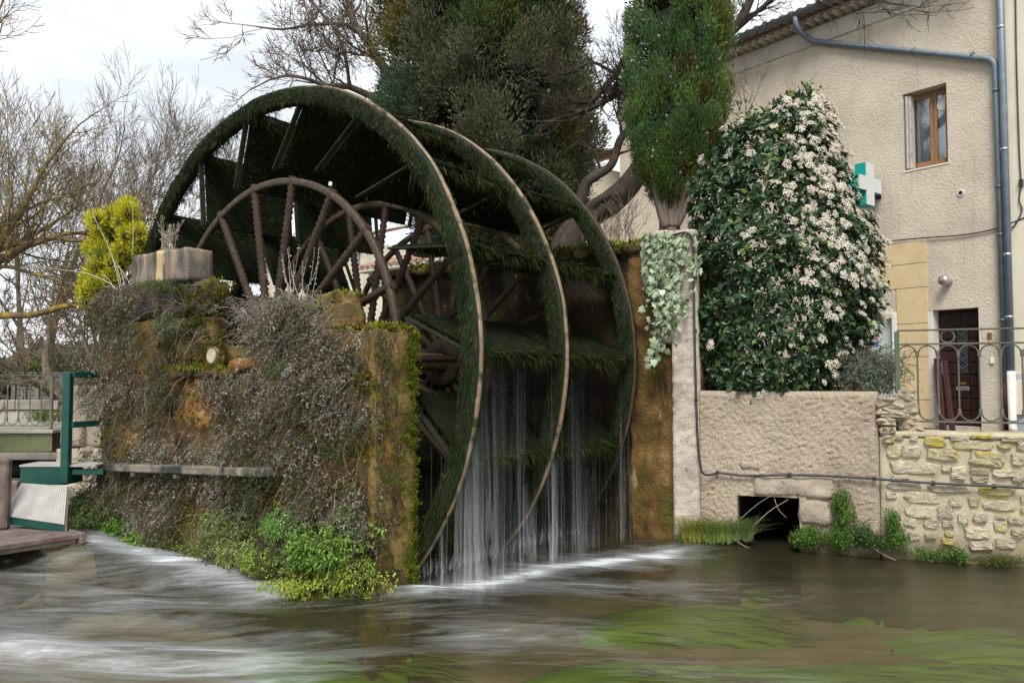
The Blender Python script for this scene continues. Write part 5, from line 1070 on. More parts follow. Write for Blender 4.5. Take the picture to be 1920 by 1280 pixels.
# ------------------------------------------------------------------ clumped conifers
def sph(n, up=0.):
    v = rand_unit(n); v[:, 2] += up; return nrm(v)
def ellmesh(mb, c, r, n=8, m=6, col=None):
    V = []; c = np.array(c); r = np.array(r)
    for i in range(m + 1):
        t = math.pi * i / m
        for j in range(n): V.append(c + r * np.array([math.sin(t) * math.cos(TAU * j / n), math.sin(t) * math.sin(TAU * j / n), math.cos(t)]))
    mb.add(V, [[i * n + j, (i + 1) * n + j, (i + 1) * n + (j + 1) % n, i * n + (j + 1) % n] for i in range(m) for j in range(n)], col)
def conifer(name, label, cat, base, axis_r, z0, z1, nclump, crad, nblade, L, W, colf, up=.8, front=.0, elong=1.6, bark=None, trunk=None, spread=.55, cone=None):
    """crown of overlapping clumps round a profile axis_r(z)->(x,y,r); each clump is a brush of small sprays"""
    t = thing(name, label, cat, base); mb = MB(); core = MB()
    for i in range(nclump):
        z = z0 + (z1 - z0) * RNG.random(); x, y, r = axis_r(z); a = RNG.uniform(0, TAU)
        toward = -math.cos(a)                                 # >0 faces the viewer side of the crown
        cr = crad * RNG.uniform(.7, 1.3) * min(1, .55 + .45 * r / (crad * 3)); rr = max(0.02, r - cr * .8) * RNG.uniform(.78, 1.10)
        c = np.array([x + rr * math.sin(a), y + rr * math.cos(a), z]); nb = int(nblade * (1. if toward > -.35 else .45)); rad = np.array([cr, cr, cr * elong])
        col, ang = colf(c, a)
        v = sph(nb, .15); P = c + v * rad * RNG.uniform(.45, 1., (nb, 1))
        out = np.array([math.sin(a), math.cos(a), 0]); D = v * spread + np.array([0, 0, up]) + out * .35 + RNG.normal(0, .16, (nb, 3))
        tint = jitter(col, nb, .42); tip = (RNG.random((nb, 1)) < .12) * np.array([[.03, .035, .004]])
        mb.cards(P, D, v + rand_unit(nb) * .5, RNG.uniform(.6, 1.35, nb) * L, RNG.uniform(.6, 1.3, nb) * W, tint + tip, 0., .55)
        if i % 2 == 0: ellmesh(core, c - out * cr * .60, rad * np.array([.52, .52, .46]), 7, 5)
    for z in np.linspace(z0 + .1, z1 - .1, 14):
        x, y, r = axis_r(z); ellmesh(core, (x, y, z), (max(.03, r * .64), max(.03, r * .64), (z1 - z0) / 20), 9, 5)
    cr_ = obj('crown', mb, M['leaf'], t); cr_['kind'] = 'stuff'; cr_ = obj('crown_core', core, M['core'], t); cr_['kind'] = 'stuff'
    if trunk:
        tb = MB()
        for pts, rad in trunk: tb.tube(smoothpath(pts, 4), np.interp(np.linspace(0, 1, (len(pts) - 1) * 4 + 1), np.linspace(0, 1, len(rad)), rad), 9)
        obj('trunk', tb, bark or M['bark'], t, True)
    if cone:
        for k in range(cone):
            z = z0 + (z1 - z0) * RNG.uniform(.05, .55); x, y, r = axis_r(z); a = RNG.uniform(2.0, 4.3); m_ = MB(); ellmesh(m_, (x + r * 1.02 * math.sin(a), y + r * 1.02 * math.cos(a), z), (.022, .022, .024), 7, 5); obj('cone', m_, M['slab'], t, True)
    return t
DC = 10.9
def zc(y, D): return float(at(960, y, D)[2])
def xc(x, D): return float(at(x, 640, D)[0])
cz_ = [zc(y, DC) for y in (392, 372, 325, 250, 100, 0, -150, -330)]; cr_ = [.08, .20, .46, .70, .74, .73, .55, .12]; cx_ = [xc(x, DC) for x in (1257, 1256, 1258, 1274, 1279, 1279, 1280, 1281)]
def ax_cyp(z): return float(np.interp(z, cz_, cx_)), DC, float(np.interp(z, cz_, cr_))
def col_cyp(c, a):
    k = mnoise.noise(Vector(c) * 1.7); b = (.115, .19, .05) if k > -.05 else (.08, .155, .052)
    if math.sin(a) > .55 and RNG.random() < .6: b = (.15, .175, .04)
    if RNG.random() < .05: b = (.12, .09, .03)
    return b, a
tb = [([at(1256, 440, DC) - Z * .5, at(1256, 420, DC), at(1258, 380, DC), at(1265, 330, DC)], [.17, .145, .13, .10])] + [([at(1256 + dx * .2, 425, DC - .08), at(1256 + dx * .6, 395, DC - .1), at(1258 + dx, 345, DC - .15)], [.07, .055, .035]) for dx in (-30, -14, 12, 28, 44)]
conifer('cypress_tree', 'narrow bright green cypress with a bare fluted trunk behind the pillar', 'tree', at(1256, 440, DC) - Z * .5, ax_cyp, cz_[0], cz_[-1], 560, .17, 340, .055, .018, col_cyp, .8, elong=1.5, bark=M['cypress_bark'], trunk=tb, cone=26)
DT = 14.2
tz = [zc(y, DT) for y in (470, 430, 330, 260, 180, 100, 0, -200, -450, -600)]; trr = [.9, 1.45, 1.78, 1.98, 1.98, 1.93, 1.92, 1.75, .9, .2]; tx = [xc(x, DT) for x in (930, 930, 925, 922, 912, 900, 893, 890, 890, 890)]
def ax_thu(z): return float(np.interp(z, tz, tx)), DT, float(np.interp(z, tz, trr))
ZB = zc(128, DT)
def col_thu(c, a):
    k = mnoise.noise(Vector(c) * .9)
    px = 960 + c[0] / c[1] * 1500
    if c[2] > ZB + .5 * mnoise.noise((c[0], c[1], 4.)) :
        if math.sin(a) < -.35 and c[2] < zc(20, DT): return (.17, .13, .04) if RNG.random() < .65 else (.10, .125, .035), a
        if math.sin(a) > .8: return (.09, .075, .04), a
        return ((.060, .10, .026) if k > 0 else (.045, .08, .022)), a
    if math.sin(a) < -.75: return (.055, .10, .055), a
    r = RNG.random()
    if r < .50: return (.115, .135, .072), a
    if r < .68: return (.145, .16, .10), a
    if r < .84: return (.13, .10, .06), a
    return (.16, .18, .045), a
conifer('thuja_tree', 'very large old conifer, dark green above and grey green below, behind the wheel', 'tree', (xc(930, DT), DT, 3.4), ax_thu, tz[0], tz[-1], 800, .36, 430, .085, .026, col_thu, .6, elong=1.25, spread=.85,
        bark=M['bark_dark'], trunk=[([(xc(940, DT), DT, 3.3), (xc(930, DT), DT, 6), (xc(900, DT), DT, 10)], [.45, .35, .1])])
# side sprays at right of the big conifer
# small yellow green conifer beyond the pier
DY = 11.6
yc = [(235, 410, 26, 30), (205, 440, 30, 28), (240, 445, 30, 26), (185, 470, 32, 22), (225, 480, 28, 26), (212, 515, 22, 26), (178, 540, 22, 18), (235, 395, 16, 14), (258, 470, 14, 22)]
yt = thing('yellow_conifer', 'small yellow green conifer tufts showing left of the concrete cap block', 'tree', at(215, 640, DY)); mb = MB(); core = MB()
for (px, py, rx, ry) in yc:
    for k in range(9):
        c = at(px + RNG.normal(0, rx * .45), py + RNG.normal(0, ry * .45), DY + RNG.uniform(-.3, .3)); n = 260; v = sph(n, .2); r = .13
        P = c + v * r * RNG.uniform(.3, 1, (n, 1)); mb.cards(P, v * .7 + Z * .6 + RNG.normal(0, .2, (n, 3)), rand_unit(n), RNG.uniform(.05, .10, n), RNG.uniform(.012, .022, n), jitter((.52, .49, .03) if RNG.random() < .6 else (.30, .36, .03), n, .3)); ellmesh(core, c, (.07, .07, .07), 6, 4)
o_ = obj('crown', mb, M['leaf'], yt); o_['kind'] = 'stuff'; o_ = obj('crown_core', core, M['core'], yt); o_['kind'] = 'stuff'
tb = MB(); tb.tube(smoothpath([at(215, 690, DY), at(215, 600, DY), at(225, 470, DY), at(240, 400, DY)], 3), .05, 6); obj('trunk', tb, M['bark'], yt)

# ------------------------------------------------------------------ bare trees
class Twigs:
    def __init__(s, seed): s.mb = MB(); s.rg = random.Random(seed); s.n = 0
    def grow(s, p, d, L, r, lev, upb=.12, wob=.22, kids=(3, 5), minr=.0035, ang=.75, shrink=.62):
        rg = s.rg; k = 6 if lev > 2 else (5 if lev == 2 else (4 if lev == 1 else 3)); pts = [np.array(p, float)]; d = nrm(np.array(d, float)); dirs = [d]
        for i in range(k):
            d = nrm(d + np.array([rg.gauss(0, wob), rg.gauss(0, wob), rg.gauss(0, wob) + upb]) * (.55)); pts.append(pts[-1] + d * L / k); dirs.append(d)
        rad = np.linspace(r, max(minr, r * .45), k + 1); s.mb.tube(pts, rad, 7 if r > .05 else (5 if r > .015 else 3), cap=False); s.n += 1
        if lev <= 0: return
        for c in range(rg.randint(*kids)):
            t = rg.uniform(.25, 1.) * k; i = min(k - 1, int(t)); f = t - i; q = pts[i] * (1 - f) + pts[i + 1] * f
            ax = nrm(np.cross(dirs[i], np.array([rg.gauss(0, 1), rg.gauss(0, 1), rg.gauss(0, 1)]))); a = ang * rg.uniform(.6, 1.3)
            s.grow(q, dirs[i] * math.cos(a) + ax * math.sin(a), L * shrink * rg.uniform(.7, 1.2), max(minr, np.interp(t, [0, k], [r, r * .45]) * .6), lev - 1, upb, wob, kids, minr, ang, shrink)
        s.grow(pts[-1], dirs[-1], L * shrink, max(minr, r * .45), lev - 1, upb, wob, kids, minr, ang, shrink)
    def limb(s, pts, rad, n_side, L, lev, upb=.1, up=0., t0=.2, minr=.004, kids=(2, 4)):
        P = smoothpath(pts, 5); R = np.interp(np.linspace(0, 1, len(P)), np.linspace(0, 1, len(rad)), rad); s.mb.tube(P, R, 9, cap=True); tg = nrm(np.gradient(P, axis=0))
        for k in range(n_side):
            i = int(s.rg.uniform(t0, 1) * (len(P) - 1)); ax = nrm(np.array([s.rg.gauss(0, 1), s.rg.gauss(0, .6), s.rg.gauss(0, 1)])); d = nrm(tg[i] * .6 + ax * .9 + Z * up)
            s.grow(P[i], d, L * s.rg.uniform(.6, 1.2), max(minr, R[i] * .42), lev, upb, .22, kids, minr)
        s.grow(P[-1], tg[-1], L, max(minr, R[-1]), lev, upb, .22, kids, minr)
def bare(name, label, base, tw, mat, cat='tree', group=None):
    t = thing(name, label, cat, base, group); o = obj('branches', tw.mb, mat, t); return t
# left bank trees
LT = [(-30, 20, 9.5, 61, 'tall bare tree at the far left edge beyond the railing'), (95, 24, 10.5, 62, 'bare tree behind the railing with a pale straight trunk'), (185, 27, 11.5, 63, 'bare twiggy tree just left of the wheel, farther away'),
      (140, 17, 5.0, 64, 'low spreading bare tree with forked trunk behind the fence'), (255, 31, 10.5, 65, 'most distant bare tree whose twigs end beside the wheel rim'), (30, 33, 12.5, 66, 'far bare tree filling the gap behind the long lichen branch')]
for (px, D, hgt, sd_, lab) in LT:
    tw = Twigs(sd_); b = at(px, 705, D); b[2] = .85
    if hgt < 6:
        for dx in (-.5, .12, .55): tw.grow(b + Z * .0, (dx, .1, 1), hgt * .42, .15, 5, .08, .2, (3, 4), .007, .8, .66)
    else:
        tw.grow(b, (random.uniform(-.06, .06), 0, 1), hgt * .40, .17, 6 if D < 30 else 5, .10, .16, (2, 4), .0048 * D / 22, .62, .66)
    bare('bare_tree', lab, b, tw, M['bark'], group='bare trees on the left bank')
# near bare tree out of frame at left, its lichen limbs crossing the view
tw = Twigs(71); DN = 12.6
tw.limb([at(-150, 640, DN), at(-60, 600, DN), at(0, 592, DN), at(60, 590, DN), at(110, 577, DN), at(178, 563, DN), at(250, 556, DN)], [.09, .075, .058, .052, .048, .042, .035], 3, .5, 2, t0=.5)
tw.limb([at(-150, 600, DN + .4), at(-60, 520, DN + .3), at(0, 487, DN), at(48, 462, DN), at(90, 446, DN), at(150, 452, DN - .2), at(230, 450, DN - .3)], [.10, .085, .07, .055, .042, .03, .018], 10, .7, 3)
tw.limb([at(48, 462, DN), at(95, 448, DN), at(130, 437, DN), at(180, 440, DN + .3)], [.05, .035, .03, .02], 6, .6, 3)
tw.limb([at(-60, 560, DN), at(-10, 470, DN), at(20, 425, DN), at(45, 385, DN), at(70, 340, DN)], [.10, .08, .06, .05, .035], 12, 1.0, 3)
tw.limb([at(-60, 530, DN), at(0, 500, DN), at(60, 512, DN), at(120, 530, DN), at(190, 548, DN)], [.05, .035, .025, .02, .012], 10, .7, 3)
tw.limb([at(-180, 800, DN), at(-175, 700, DN), at(-150, 620, DN), at(-110, 500, DN), at(-90, 300, DN)], [.26, .22, .18, .14, .09], 3, 1.6, 4, t0=.7)
bare('bare_tree', 'near bare tree whose lichen covered limbs reach in from the left frame edge', at(-180, 800, DN), tw, M['bark_lichen'])
# tree behind the big conifer: limbs at upper left
tw = Twigs(81); DB = 16.5
def L_(p, r, n, L, lev, **k): tw.limb([at(a, b, DB + dz_) for a, b, dz_ in p], r, n, L, lev, **k)
L_([(800, 480, 0), (800, 330, 0), (760, 230, 0), (720, 190, -.3), (690, 178, -.4), (650, 162, -.6), (610, 160, -.8), (575, 148, -1), (540, 142, -1), (505, 150, -1)], [.30, .26, .2, .10, .075, .06, .045, .035, .03, .018], 15, .75, 3, t0=.42, up=.25, minr=.0055)
L_([(740, 160, 0), (705, 105, -.3), (685, 75, -.4), (665, 45, -.4), (655, 10, -.4), (640, -40, -.4)], [.12, .09, .075, .06, .05, .04], 11, .9, 3, t0=.15, minr=.0055)
L_([(700, 110, -.3), (680, 70, -.5), (650, 47, -.6), (590, 46, -.8), (530, 55, -1), (480, 50, -1)], [.05, .045, .04, .032, .024, .014], 12, .75, 3, t0=.25, minr=.0055)
L_([(655, 165, -.6), (650, 120, -.8), (635, 70, -.9), (600, 20, -1), (560, -20, -1)], [.04, .035, .03, .022, .014], 10, .8, 3, t0=.15, minr=.0055)
bare('bare_tree', 'bare tree hidden behind the big conifer, branches spread over the wheel top', at(800, 480, DB), tw, M['bark'])
# crooked tree with thick dark limbs between conifer and cypress
tw = Twigs(91); DK = 12.7
L_2 = lambda p, r, n, L, lev, **k: tw.limb([at(a, b, DK + dz_) for a, b, dz_ in p], r, n, L, lev, **k)
L_2([(1048, 560, 0), (1060, 470, 0), (1085, 425, 0), (1115, 398, 0), (1150, 375, 0), (1185, 340, .1), (1215, 290, .3), (1240, 220, .5), (1262, 120, .6), (1290, 20, .6)], [.27, .26, .23, .21, .205, .185, .16, .14, .12, .10], 0, .1, 0)
L_2([(1075, 450, 0), (1095, 352, -.1), (1118, 330, -.1), (1147, 308, 0), (1163, 262, 0), (1185, 240, .1), (1230, 215, .2)], [.13, .085, .075, .068, .062, .055, .04], 4, .5, 2, t0=.3)
L_2([(1105, 400, -.1), (1118, 378, -.2), (1140, 367, -.2), (1165, 365, -.1), (1180, 340, 0)], [.08, .06, .055, .05, .04], 0, .1, 0)
L_2([(1240, 120, .4), (1200, 145, .2), (1150, 180, .1), (1105, 205, 0)], [.08, .07, .055, .045], 10, .5, 3, t0=.3)
L_2([(1235, 20, .4), (1185, 90, .2), (1150, 145, .1), (1110, 190, 0), (1090, 215, 0)], [.08, .055, .05, .045, .03], 8, .5, 3, t0=.3)
L_2([(1200, 140, .2), (1150, 135, .1), (1115, 118, 0), (1090, 125, 0)], [.035, .03, .025, .02], 9, .5, 3, t0=.2)
L_2([(1262, 120, .6), (1330, 80, .3), (1375, 55, .1), (1395, 25, 0), (1415, -20, 0)], [.12, .1, .085, .075, .06], 3, .5, 2, t0=.6)
L_2([(1375, 60, .1), (1420, 22, 0), (1470, -20, -.2)], [.05, .035, .025], 5, .5, 3, t0=.3)
L_2([(1500, -120, -.3), (1560, -40, -.5), (1610, -10, -.8), (1660, 5, -1), (1700, 10, -1.2)], [.05, .03, .02, .014, .009], 9, .5, 2, t0=.2)
L_2([(1470, -90, -.3), (1500, -30, -.5), (1540, 5, -.6), (1600, 25, -.8)], [.03, .02, .014, .008], 6, .4, 2, t0=.2)
bare('bare_tree', 'crooked bare tree with thick dark limbs between conifer and cypress', at(1048, 560, DK), tw, M['bark_dark'])
# dried bush on the channel wall
tw = Twigs(95)
for k in range(16): tw.grow(pfm(t_r + .6 + random.uniform(0, .9), -.2, 3.5), (random.uniform(-.6, .6), 0, 1), random.uniform(.25, .5), .008, 2, .05, .25, (2, 3), .003)
o_ = obj('dry_bush', tw.mb, M['bark'], None, base=pfm(t_r + 1, -.2, 3.5)); tag(o_, 'bare twigs on the channel wall top beside the far wheel rim', 'dry plant')

# ------------------------------------------------------------------ flowering shrub, ivy, small plants at right
def leafmesh(n=1):
    mb = MB(); L, W = 1., .46; V = [(0, 0, 0)]; xs = [.18, .45, .75]; ws = [.30, .5, .32]
    for x, w in zip(xs, ws): V += [(-w * W * 1., x, .05 * w), (0, x, -.02 - .05 * x), (w * W, x, .05 * w)]
    V.append((0, 1., -.14)); F3 = [[0, 2, 1], [0, 3, 2], [7, 8, 10], [8, 9, 10]]; F4 = [[1, 2, 5, 4], [2, 3, 6, 5], [4, 5, 8, 7], [5, 6, 9, 8]]
    return np.array(V), np.array(F3), np.array(F4)
LV, LF3, LF4 = leafmesh()
def basis3(D, N):
    D = nrm(D); S = nrm(np.cross(D, N)); Nn = np.cross(S, D); return S, D, Nn
def addleaves(mb, P, D, N, L, col, V=LV, F3=LF3, F4=LF4):
    S, D, Nn = basis3(D, N); n = len(P); L = np.broadcast_to(L, (n,))
    W = P[:, None] + (V[None, :, 0, None] * S[:, None] + V[None, :, 1, None] * D[:, None] + V[None, :, 2, None] * Nn[:, None]) * L[:, None, None]
    k = len(V); off = np.arange(n)[:, None, None] * k; n0 = mb.n; mb.add(W.reshape(-1, 3), (off + F4[None]).reshape(-1, 4), np.repeat(col, k, 0)); 
    if len(F3): mb.F.setdefault(3, []).append((off + F3[None]).reshape(-1, 3) + n0)
def mat_from(S, D, Nn, P, L): return Matrix(((S[0] * L, D[0] * L, Nn[0] * L, P[0]), (S[1] * L, D[1] * L, Nn[1] * L, P[1]), (S[2] * L, D[2] * L, Nn[2] * L, P[2]), (0, 0, 0, 1)))
def leafcolmat(name, c, var=.3, rough=.38):
    m = mk(name, [(.2, tuple(x * .8 for x in c)), (.8, tuple(x * 1.2 for x in c))], 6., rough, 0, rand=var, spec=.45); return m
M['vib_leaf'] = leafcolmat('shrub_leaf', (.032, .072, .026), .45)
M['ivy_leaf'] = leafcolmat('ivy_leaf', (.30, .36, .24), .3, .45)
DV = 9.75
sx = [1283, 1280, 1288, 1300, 1308, 1320, 1335, 1352, 1372, 1420]; sy = [735, 640, 560, 480, 400, 330, 290, 255, 228, 190]
def shrub_half(py):
    l = np.interp(py, [180, 215, 250, 300, 350, 400, 500, 600, 690, 740], [1490, 1425, 1348, 1318, 1300, 1288, 1288, 1304, 1312, 1330]); r = np.interp(py, [180, 215, 250, 300, 350, 400, 470, 560, 620, 690, 740], [1530, 1548, 1558, 1566, 1576, 1600, 1632, 1645, 1632, 1600, 1560]); return l, r
shrub = thing('flowering_shrub', 'big dark evergreen shrub covered in white flower heads above the river wall', 'shrub', at(1460, 745, DV))
sbase = np.array(shrub['_b'])
def shrub_pt(py, a):      # a: angle round the crown, 0 = towards the river, positive to the right
    l, r = shrub_half(py); c = (l + r) / 2; w = (r - l) / 2 / 1500 * DV; ctr = at(c, py, DV); rad_y = min(w, 1.15)
    lump = 1 + .17 * mnoise.noise((a * 1.9, py * .016, 5.)) + .08 * mnoise.noise((a * 5, py * .04, 8.))
    p = ctr + np.array([w * math.sin(a), -rad_y * math.cos(a) * .85, 0]) * lump; nn = nrm(np.array([math.sin(a) / w, -math.cos(a) / rad_y, .0]) + np.array([0, 0, .25 + .9 * (1 if py < 300 else 0)])); return p, nn
PY, AA = [], []
NR = 2300; ros_P, ros_N = [], []
for k in range(NR):
    py = 185 + 560 * RNG.random() ** .85; a = RNG.uniform(-1.75, 1.75) if RNG.random() < .85 else RNG.uniform(-3.14, 3.14)
    p, nn = shrub_pt(py, a); ros_P.append(p - nn * abs(RNG.normal(0, .10))); ros_N.append(nrm(nn + RNG.normal(0, .35, 3) + Z * .3)); PY.append(py); AA.append(a)
ros_P = np.array(ros_P); ros_N = np.array(ros_N); PY = np.array(PY); AA = np.array(AA)
nl = 7; P = np.repeat(ros_P, nl, 0); N = np.repeat(ros_N, nl, 0); n = len(P)
tang = nrm(np.cross(N, rand_unit(n))); D = tang * .85 + N * RNG.uniform(.0, .7, (n, 1)) + np.array([0, 0, -.12]); P = P + N * RNG.uniform(-.06, .05, (n, 1))
young = np.repeat((RNG.random(NR) < .10) | ((PY < 240) & (RNG.random(NR) < .5)), nl)
col = np.where(young[:, None], jitter((.085, .135, .025), n, .3), jitter((.030, .068, .025), n, .5)); LL = RNG.uniform(.065, .115, n)
dist = np.array([abs(a) for a in np.repeat(AA, nl)]); order = np.argsort(-(LL * (1 - .35 * np.minimum(dist, 1.5))) + np.where(dist > 1.2, 1, 0) + np.where(young, 1, 0)); sel = order[:300]; rest = np.setdiff1d(np.arange(n), sel)
mb = MB(); addleaves(mb, P[rest], D[rest], N[rest] + rand_unit(len(rest)) * .3, LL[rest], col[rest])
# inner leaves closing the crown
ip = np.array([shrub_pt(185 + 560 * RNG.random(), RNG.uniform(-1.9, 1.9))[0] for _ in range(5200)]); ctr = at(1465, 500, DV); ip = ip + (np.array([ctr[0], ctr[1], 0]) - ip * np.array([1, 1, 0])) * RNG.uniform(.10, .45, (len(ip), 1))
addleaves(mb, ip, rand_unit(len(ip)) + np.array([0, -.3, 0]), rand_unit(len(ip)), RNG.uniform(.07, .12, len(ip)), jitter((.026, .055, .022), len(ip), .4))
# straggling top shoots
for (px, py, n) in ((1518, 172, 60), (1500, 200, 70), (1390, 205, 30), (1405, 225, 36), (1475, 235, 60), (1530, 225, 60), (1325, 575, 26)):
    Pq = np.array([at(px + RNG.normal(0, 9), py + RNG.uniform(-14, 34), DV + RNG.uniform(-.1, .2)) for _ in range(n)]); addleaves(mb, Pq, rand_unit(n) * .8 + Z * .6, rand_unit(n), RNG.uniform(.05, .085, n), jitter((.09, .14, .025), n, .35))
o_ = obj('foliage', mb, M['gloss_leaf'], shrub); o_['kind'] = 'stuff'
lm_ = MB(); lm_.add(LV, LF4); lm_.F.setdefault(3, []).append(LF3); lme = lm_.mesh('leaf_mesh', True); lme.materials.append(M['vib_leaf'])
S3, D3, N3 = basis3(D[sel], N[sel] + rand_unit(len(sel)) * .3)
for i, j in enumerate(sel):
    ob = bpy.data.objects.new('leaf', lme); C.objects.link(ob); ob.parent = shrub; ob.matrix_local = mat_from(S3[i], D3[i], N3[i], P[j] - sbase, float(LL[j]))
tw = Twigs(5)
for dx in (-.7, -.35, 0, .3, .6, .85):
    tw.grow(at(1460, 748, DV + .15) + np.array([dx * .8, 0, -.25]), (dx * .2, random.uniform(-.2, .2), 1), .95, .035, 3, .05, .14, (2, 3), .006, .5)
for (a, b, c, d) in ((1395, 230, 1385, 160), (1400, 215, 1440, 150), (1385, 235, 1400, 175), (1405, 220, 1415, 165), (1500, 260, 1515, 175)): tw.grow(at(a, b, DV), at(c, d, DV) - at(a, b, DV), .45, .007, 2, .05, .2, (2, 3), .0025)
o_ = obj('stems', tw.mb, M['bark'], shrub); o_['kind'] = 'stuff'
# flower heads: flat domes of many tiny blossoms, three kinds sharing their mesh
def flowerhead(seed, n=85):
    rg = np.random.default_rng(seed); mb = MB(); r = np.sqrt(rg.random(n)); a = rg.uniform(0, TAU, n); x, y = r * np.cos(a) * (1 + .25 * np.sin(a * 3 + seed)), r * np.sin(a); z = .42 * np.sqrt(np.maximum(0, 1 - r * r)) + rg.normal(0, .07, n)
    Pq = np.stack([x, y, z], 1); pink = rg.random(n) < .16; cc = np.where(pink[:, None], np.array([.72, .54, .43]), np.array([.86, .82, .70])) * rg.uniform(.75, 1.1, (n, 1))
    for q in range(n):
        c = Pq[q]; nn = nrm(np.array([x[q] * .7, y[q] * .7, 1.]) + rg.normal(0, .25, 3)); s1 = nrm(np.cross(nn, [.3, .9, .1])); s2 = np.cross(nn, s1); R = rg.uniform(.10, .16); th = np.arange(5) / 5 * TAU + rg.uniform(0, 6)
        mb.add([c - nn * .03] + [c + R * (s1 * math.cos(t) + s2 * math.sin(t)) for t in th], [[0, 1 + i, 1 + (i + 1) % 5] for i in range(5)], cc[q])
    for q in range(7):
        t = TAU * q / 7; mb.tube([(0, 0, -.5), (.35 * math.cos(t), .35 * math.sin(t), .1)], .02, 3, (.10, .12, .04))
    me = mb.mesh('flower_mesh'); me.materials.append(M['petal']); return me
fms = [flowerhead(s) for s in (1, 2, 3)]
flo = flowerhead(9, 42); fv_ = np.empty(len(flo.vertices) * 3); flo.vertices.foreach_get('co', fv_); fv_ = fv_.reshape(-1, 3)
fc_ = np.empty(len(fv_) * 4); flo.attributes['Col'].data.foreach_get('color', fc_); fc_ = fc_.reshape(-1, 4)[:, :3]; ff_ = [tuple(p.vertices) for p in flo.polygons]; f3_ = np.array([f for f in ff_ if len(f) == 3]); f4_ = np.array([f for f in ff_ if len(f) == 4]); rest_fl = MB()
cnt = 0; tries = 0
while cnt < 640 and tries < 16000:
    tries += 1; py = RNG.uniform(200, 742); a = RNG.uniform(-1.5, 1.6); l, r = shrub_half(py); u_ = .5 + .5 * math.sin(a); fa_ = .30 + .70 * max(0, math.cos(a))
    w_ = .10 + 1.0 * smooth(.32, .62, u_) * smooth(735, 600, py) + .55 * smooth(330, 230, py) + .25 * smooth(.5, .7, u_)
    if py > 330 and u_ < .42: w_ *= .45
    if mnoise.noise((a * 3.4, py * .024, 21.)) < .18 - .42 * w_: continue
    if RNG.random() > w_ * fa_: continue
    p, nn = shrub_pt(py, a); nn = nrm(nn + Z * .25 + RNG.normal(0, .2, 3) + np.array([0, -.2, 0])); s1 = nrm(np.cross(nn, rand_unit(1)[0])); s2 = np.cross(nn, s1)
    for q in range(1 if RNG.random() < .6 else 2):
        off_ = s1 * RNG.normal(0, .06) + s2 * RNG.normal(0, .06); fs_ = float(RNG.uniform(.032, .060)); cnt += 1
        if cnt > 300:
            fs_ *= .8; rest_fl.add((fv_ @ np.stack([s1, s2, nn])) * fs_ + p + nn * RNG.uniform(.02, .06) + off_, f3_, fc_)
            rest_fl.F.setdefault(4, []).append(f4_ + rest_fl.n - len(fv_)) if len(f4_) else None
            continue
        ob = bpy.data.objects.new('flower_head', fms[cnt % 3]); C.objects.link(ob); ob.parent = shrub; ob.matrix_local = mat_from(s1, s2, nn, p + nn * RNG.uniform(.02, .06) + off_ - sbase, fs_)
o_ = obj('flower_heads', rest_fl, M['petal'], shrub); o_['kind'] = 'stuff'
# grey green shrub on the wall corner
gs = thing('grey_shrub', 'low grey green feathery shrub at the right foot of the flowering shrub', 'shrub', at(1630, 735, 9.3)); mb = MB(); n = 1500
px = np.clip(RNG.normal(1628, 30, n), 1560, 1700); py = RNG.normal(698, 20, n); Pq = np.array([at(a, min(b, 736), 9.25 + RNG.uniform(-.3, .35)) for a, b in zip(px, py)])
sprigs(mb, Pq, Z * .5 + rand_unit(n) * .8, RNG.uniform(.08, .2, n), jitter((.14, .14, .10), n), jitter((.16, .20, .14), n, .35), 12, .022, .3, .002)
o_ = obj('foliage', mb, M['leaf'], gs); o_['kind'] = 'stuff'
tw = Twigs(6); 
for k in range(14): tw.grow(at(1625 + random.uniform(-40, 40), 738, 9.25), (random.uniform(-.6, .8), random.uniform(-.5, .3), 1), random.uniform(.2, .4), .007, 2, .0, .22, (2, 3), .0025)
o_ = obj('stems', tw.mb, M['bark'], gs); o_['kind'] = 'stuff'
# ivy on the pillar
ivy = thing('ivy', 'pale variegated ivy hanging down the left side of the pillar', 'ivy', wf(.1, .15, 3.5))
def ivymesh():
    pts = [(0, 0), (.30, -.10), (.50, .12), (.34, .34), (.42, .62), (.16, .62), (0, 1.0), (-.16, .62), (-.42, .62), (-.34, .34), (-.50, .12), (-.30, -.10)]
    V = np.array([(0, .35, .06)] + [(x, y, -.12 * (x * x + (y - .35) ** 2)) for x, y in pts]); return V, np.array([[0, 1 + i, 1 + (i + 1) % 12] for i in range(12)])
IV, IF = ivymesh(); im = MB(); im.add(IV, IF); ime = im.mesh('ivy_leaf_mesh', True); ime.materials.append(M['ivy_leaf'])
strand = [(1252, 440, 60, 40), (1258, 480, 58, 50), (1245, 520, 52, 50), (1255, 560, 42, 48), (1245, 600, 32, 44), (1236, 640, 22, 34), (1222, 675, 14, 22), (1212, 500, 26, 60), (1205, 470, 24, 26), (1300, 500, 18, 26), (1232, 455, 40, 26)]
wts = np.array([s[2] * s[3] for s in strand], float); wts /= wts.sum(); Pi = []
while len(Pi) < 760:
    s = strand[RNG.choice(len(strand), p=wts)]; px, py = s[0] + RNG.normal(0, s[2] * .42), s[1] + RNG.normal(0, s[3] * .42)
    if py < 438 or px > 1318 or px < 1188: continue
    if px > 1266: p = wf(wpx(px, py, .14)[0], .15 + RNG.uniform(0, .05), wpx(px, py, .14)[1])
    else:
        p = wf(wpx(px, py, .10)[0], .13 - .55 * smooth(1214, 1186, px) + RNG.uniform(-.02, .07), wpx(px, py, .10)[1])
    Pi.append(p)
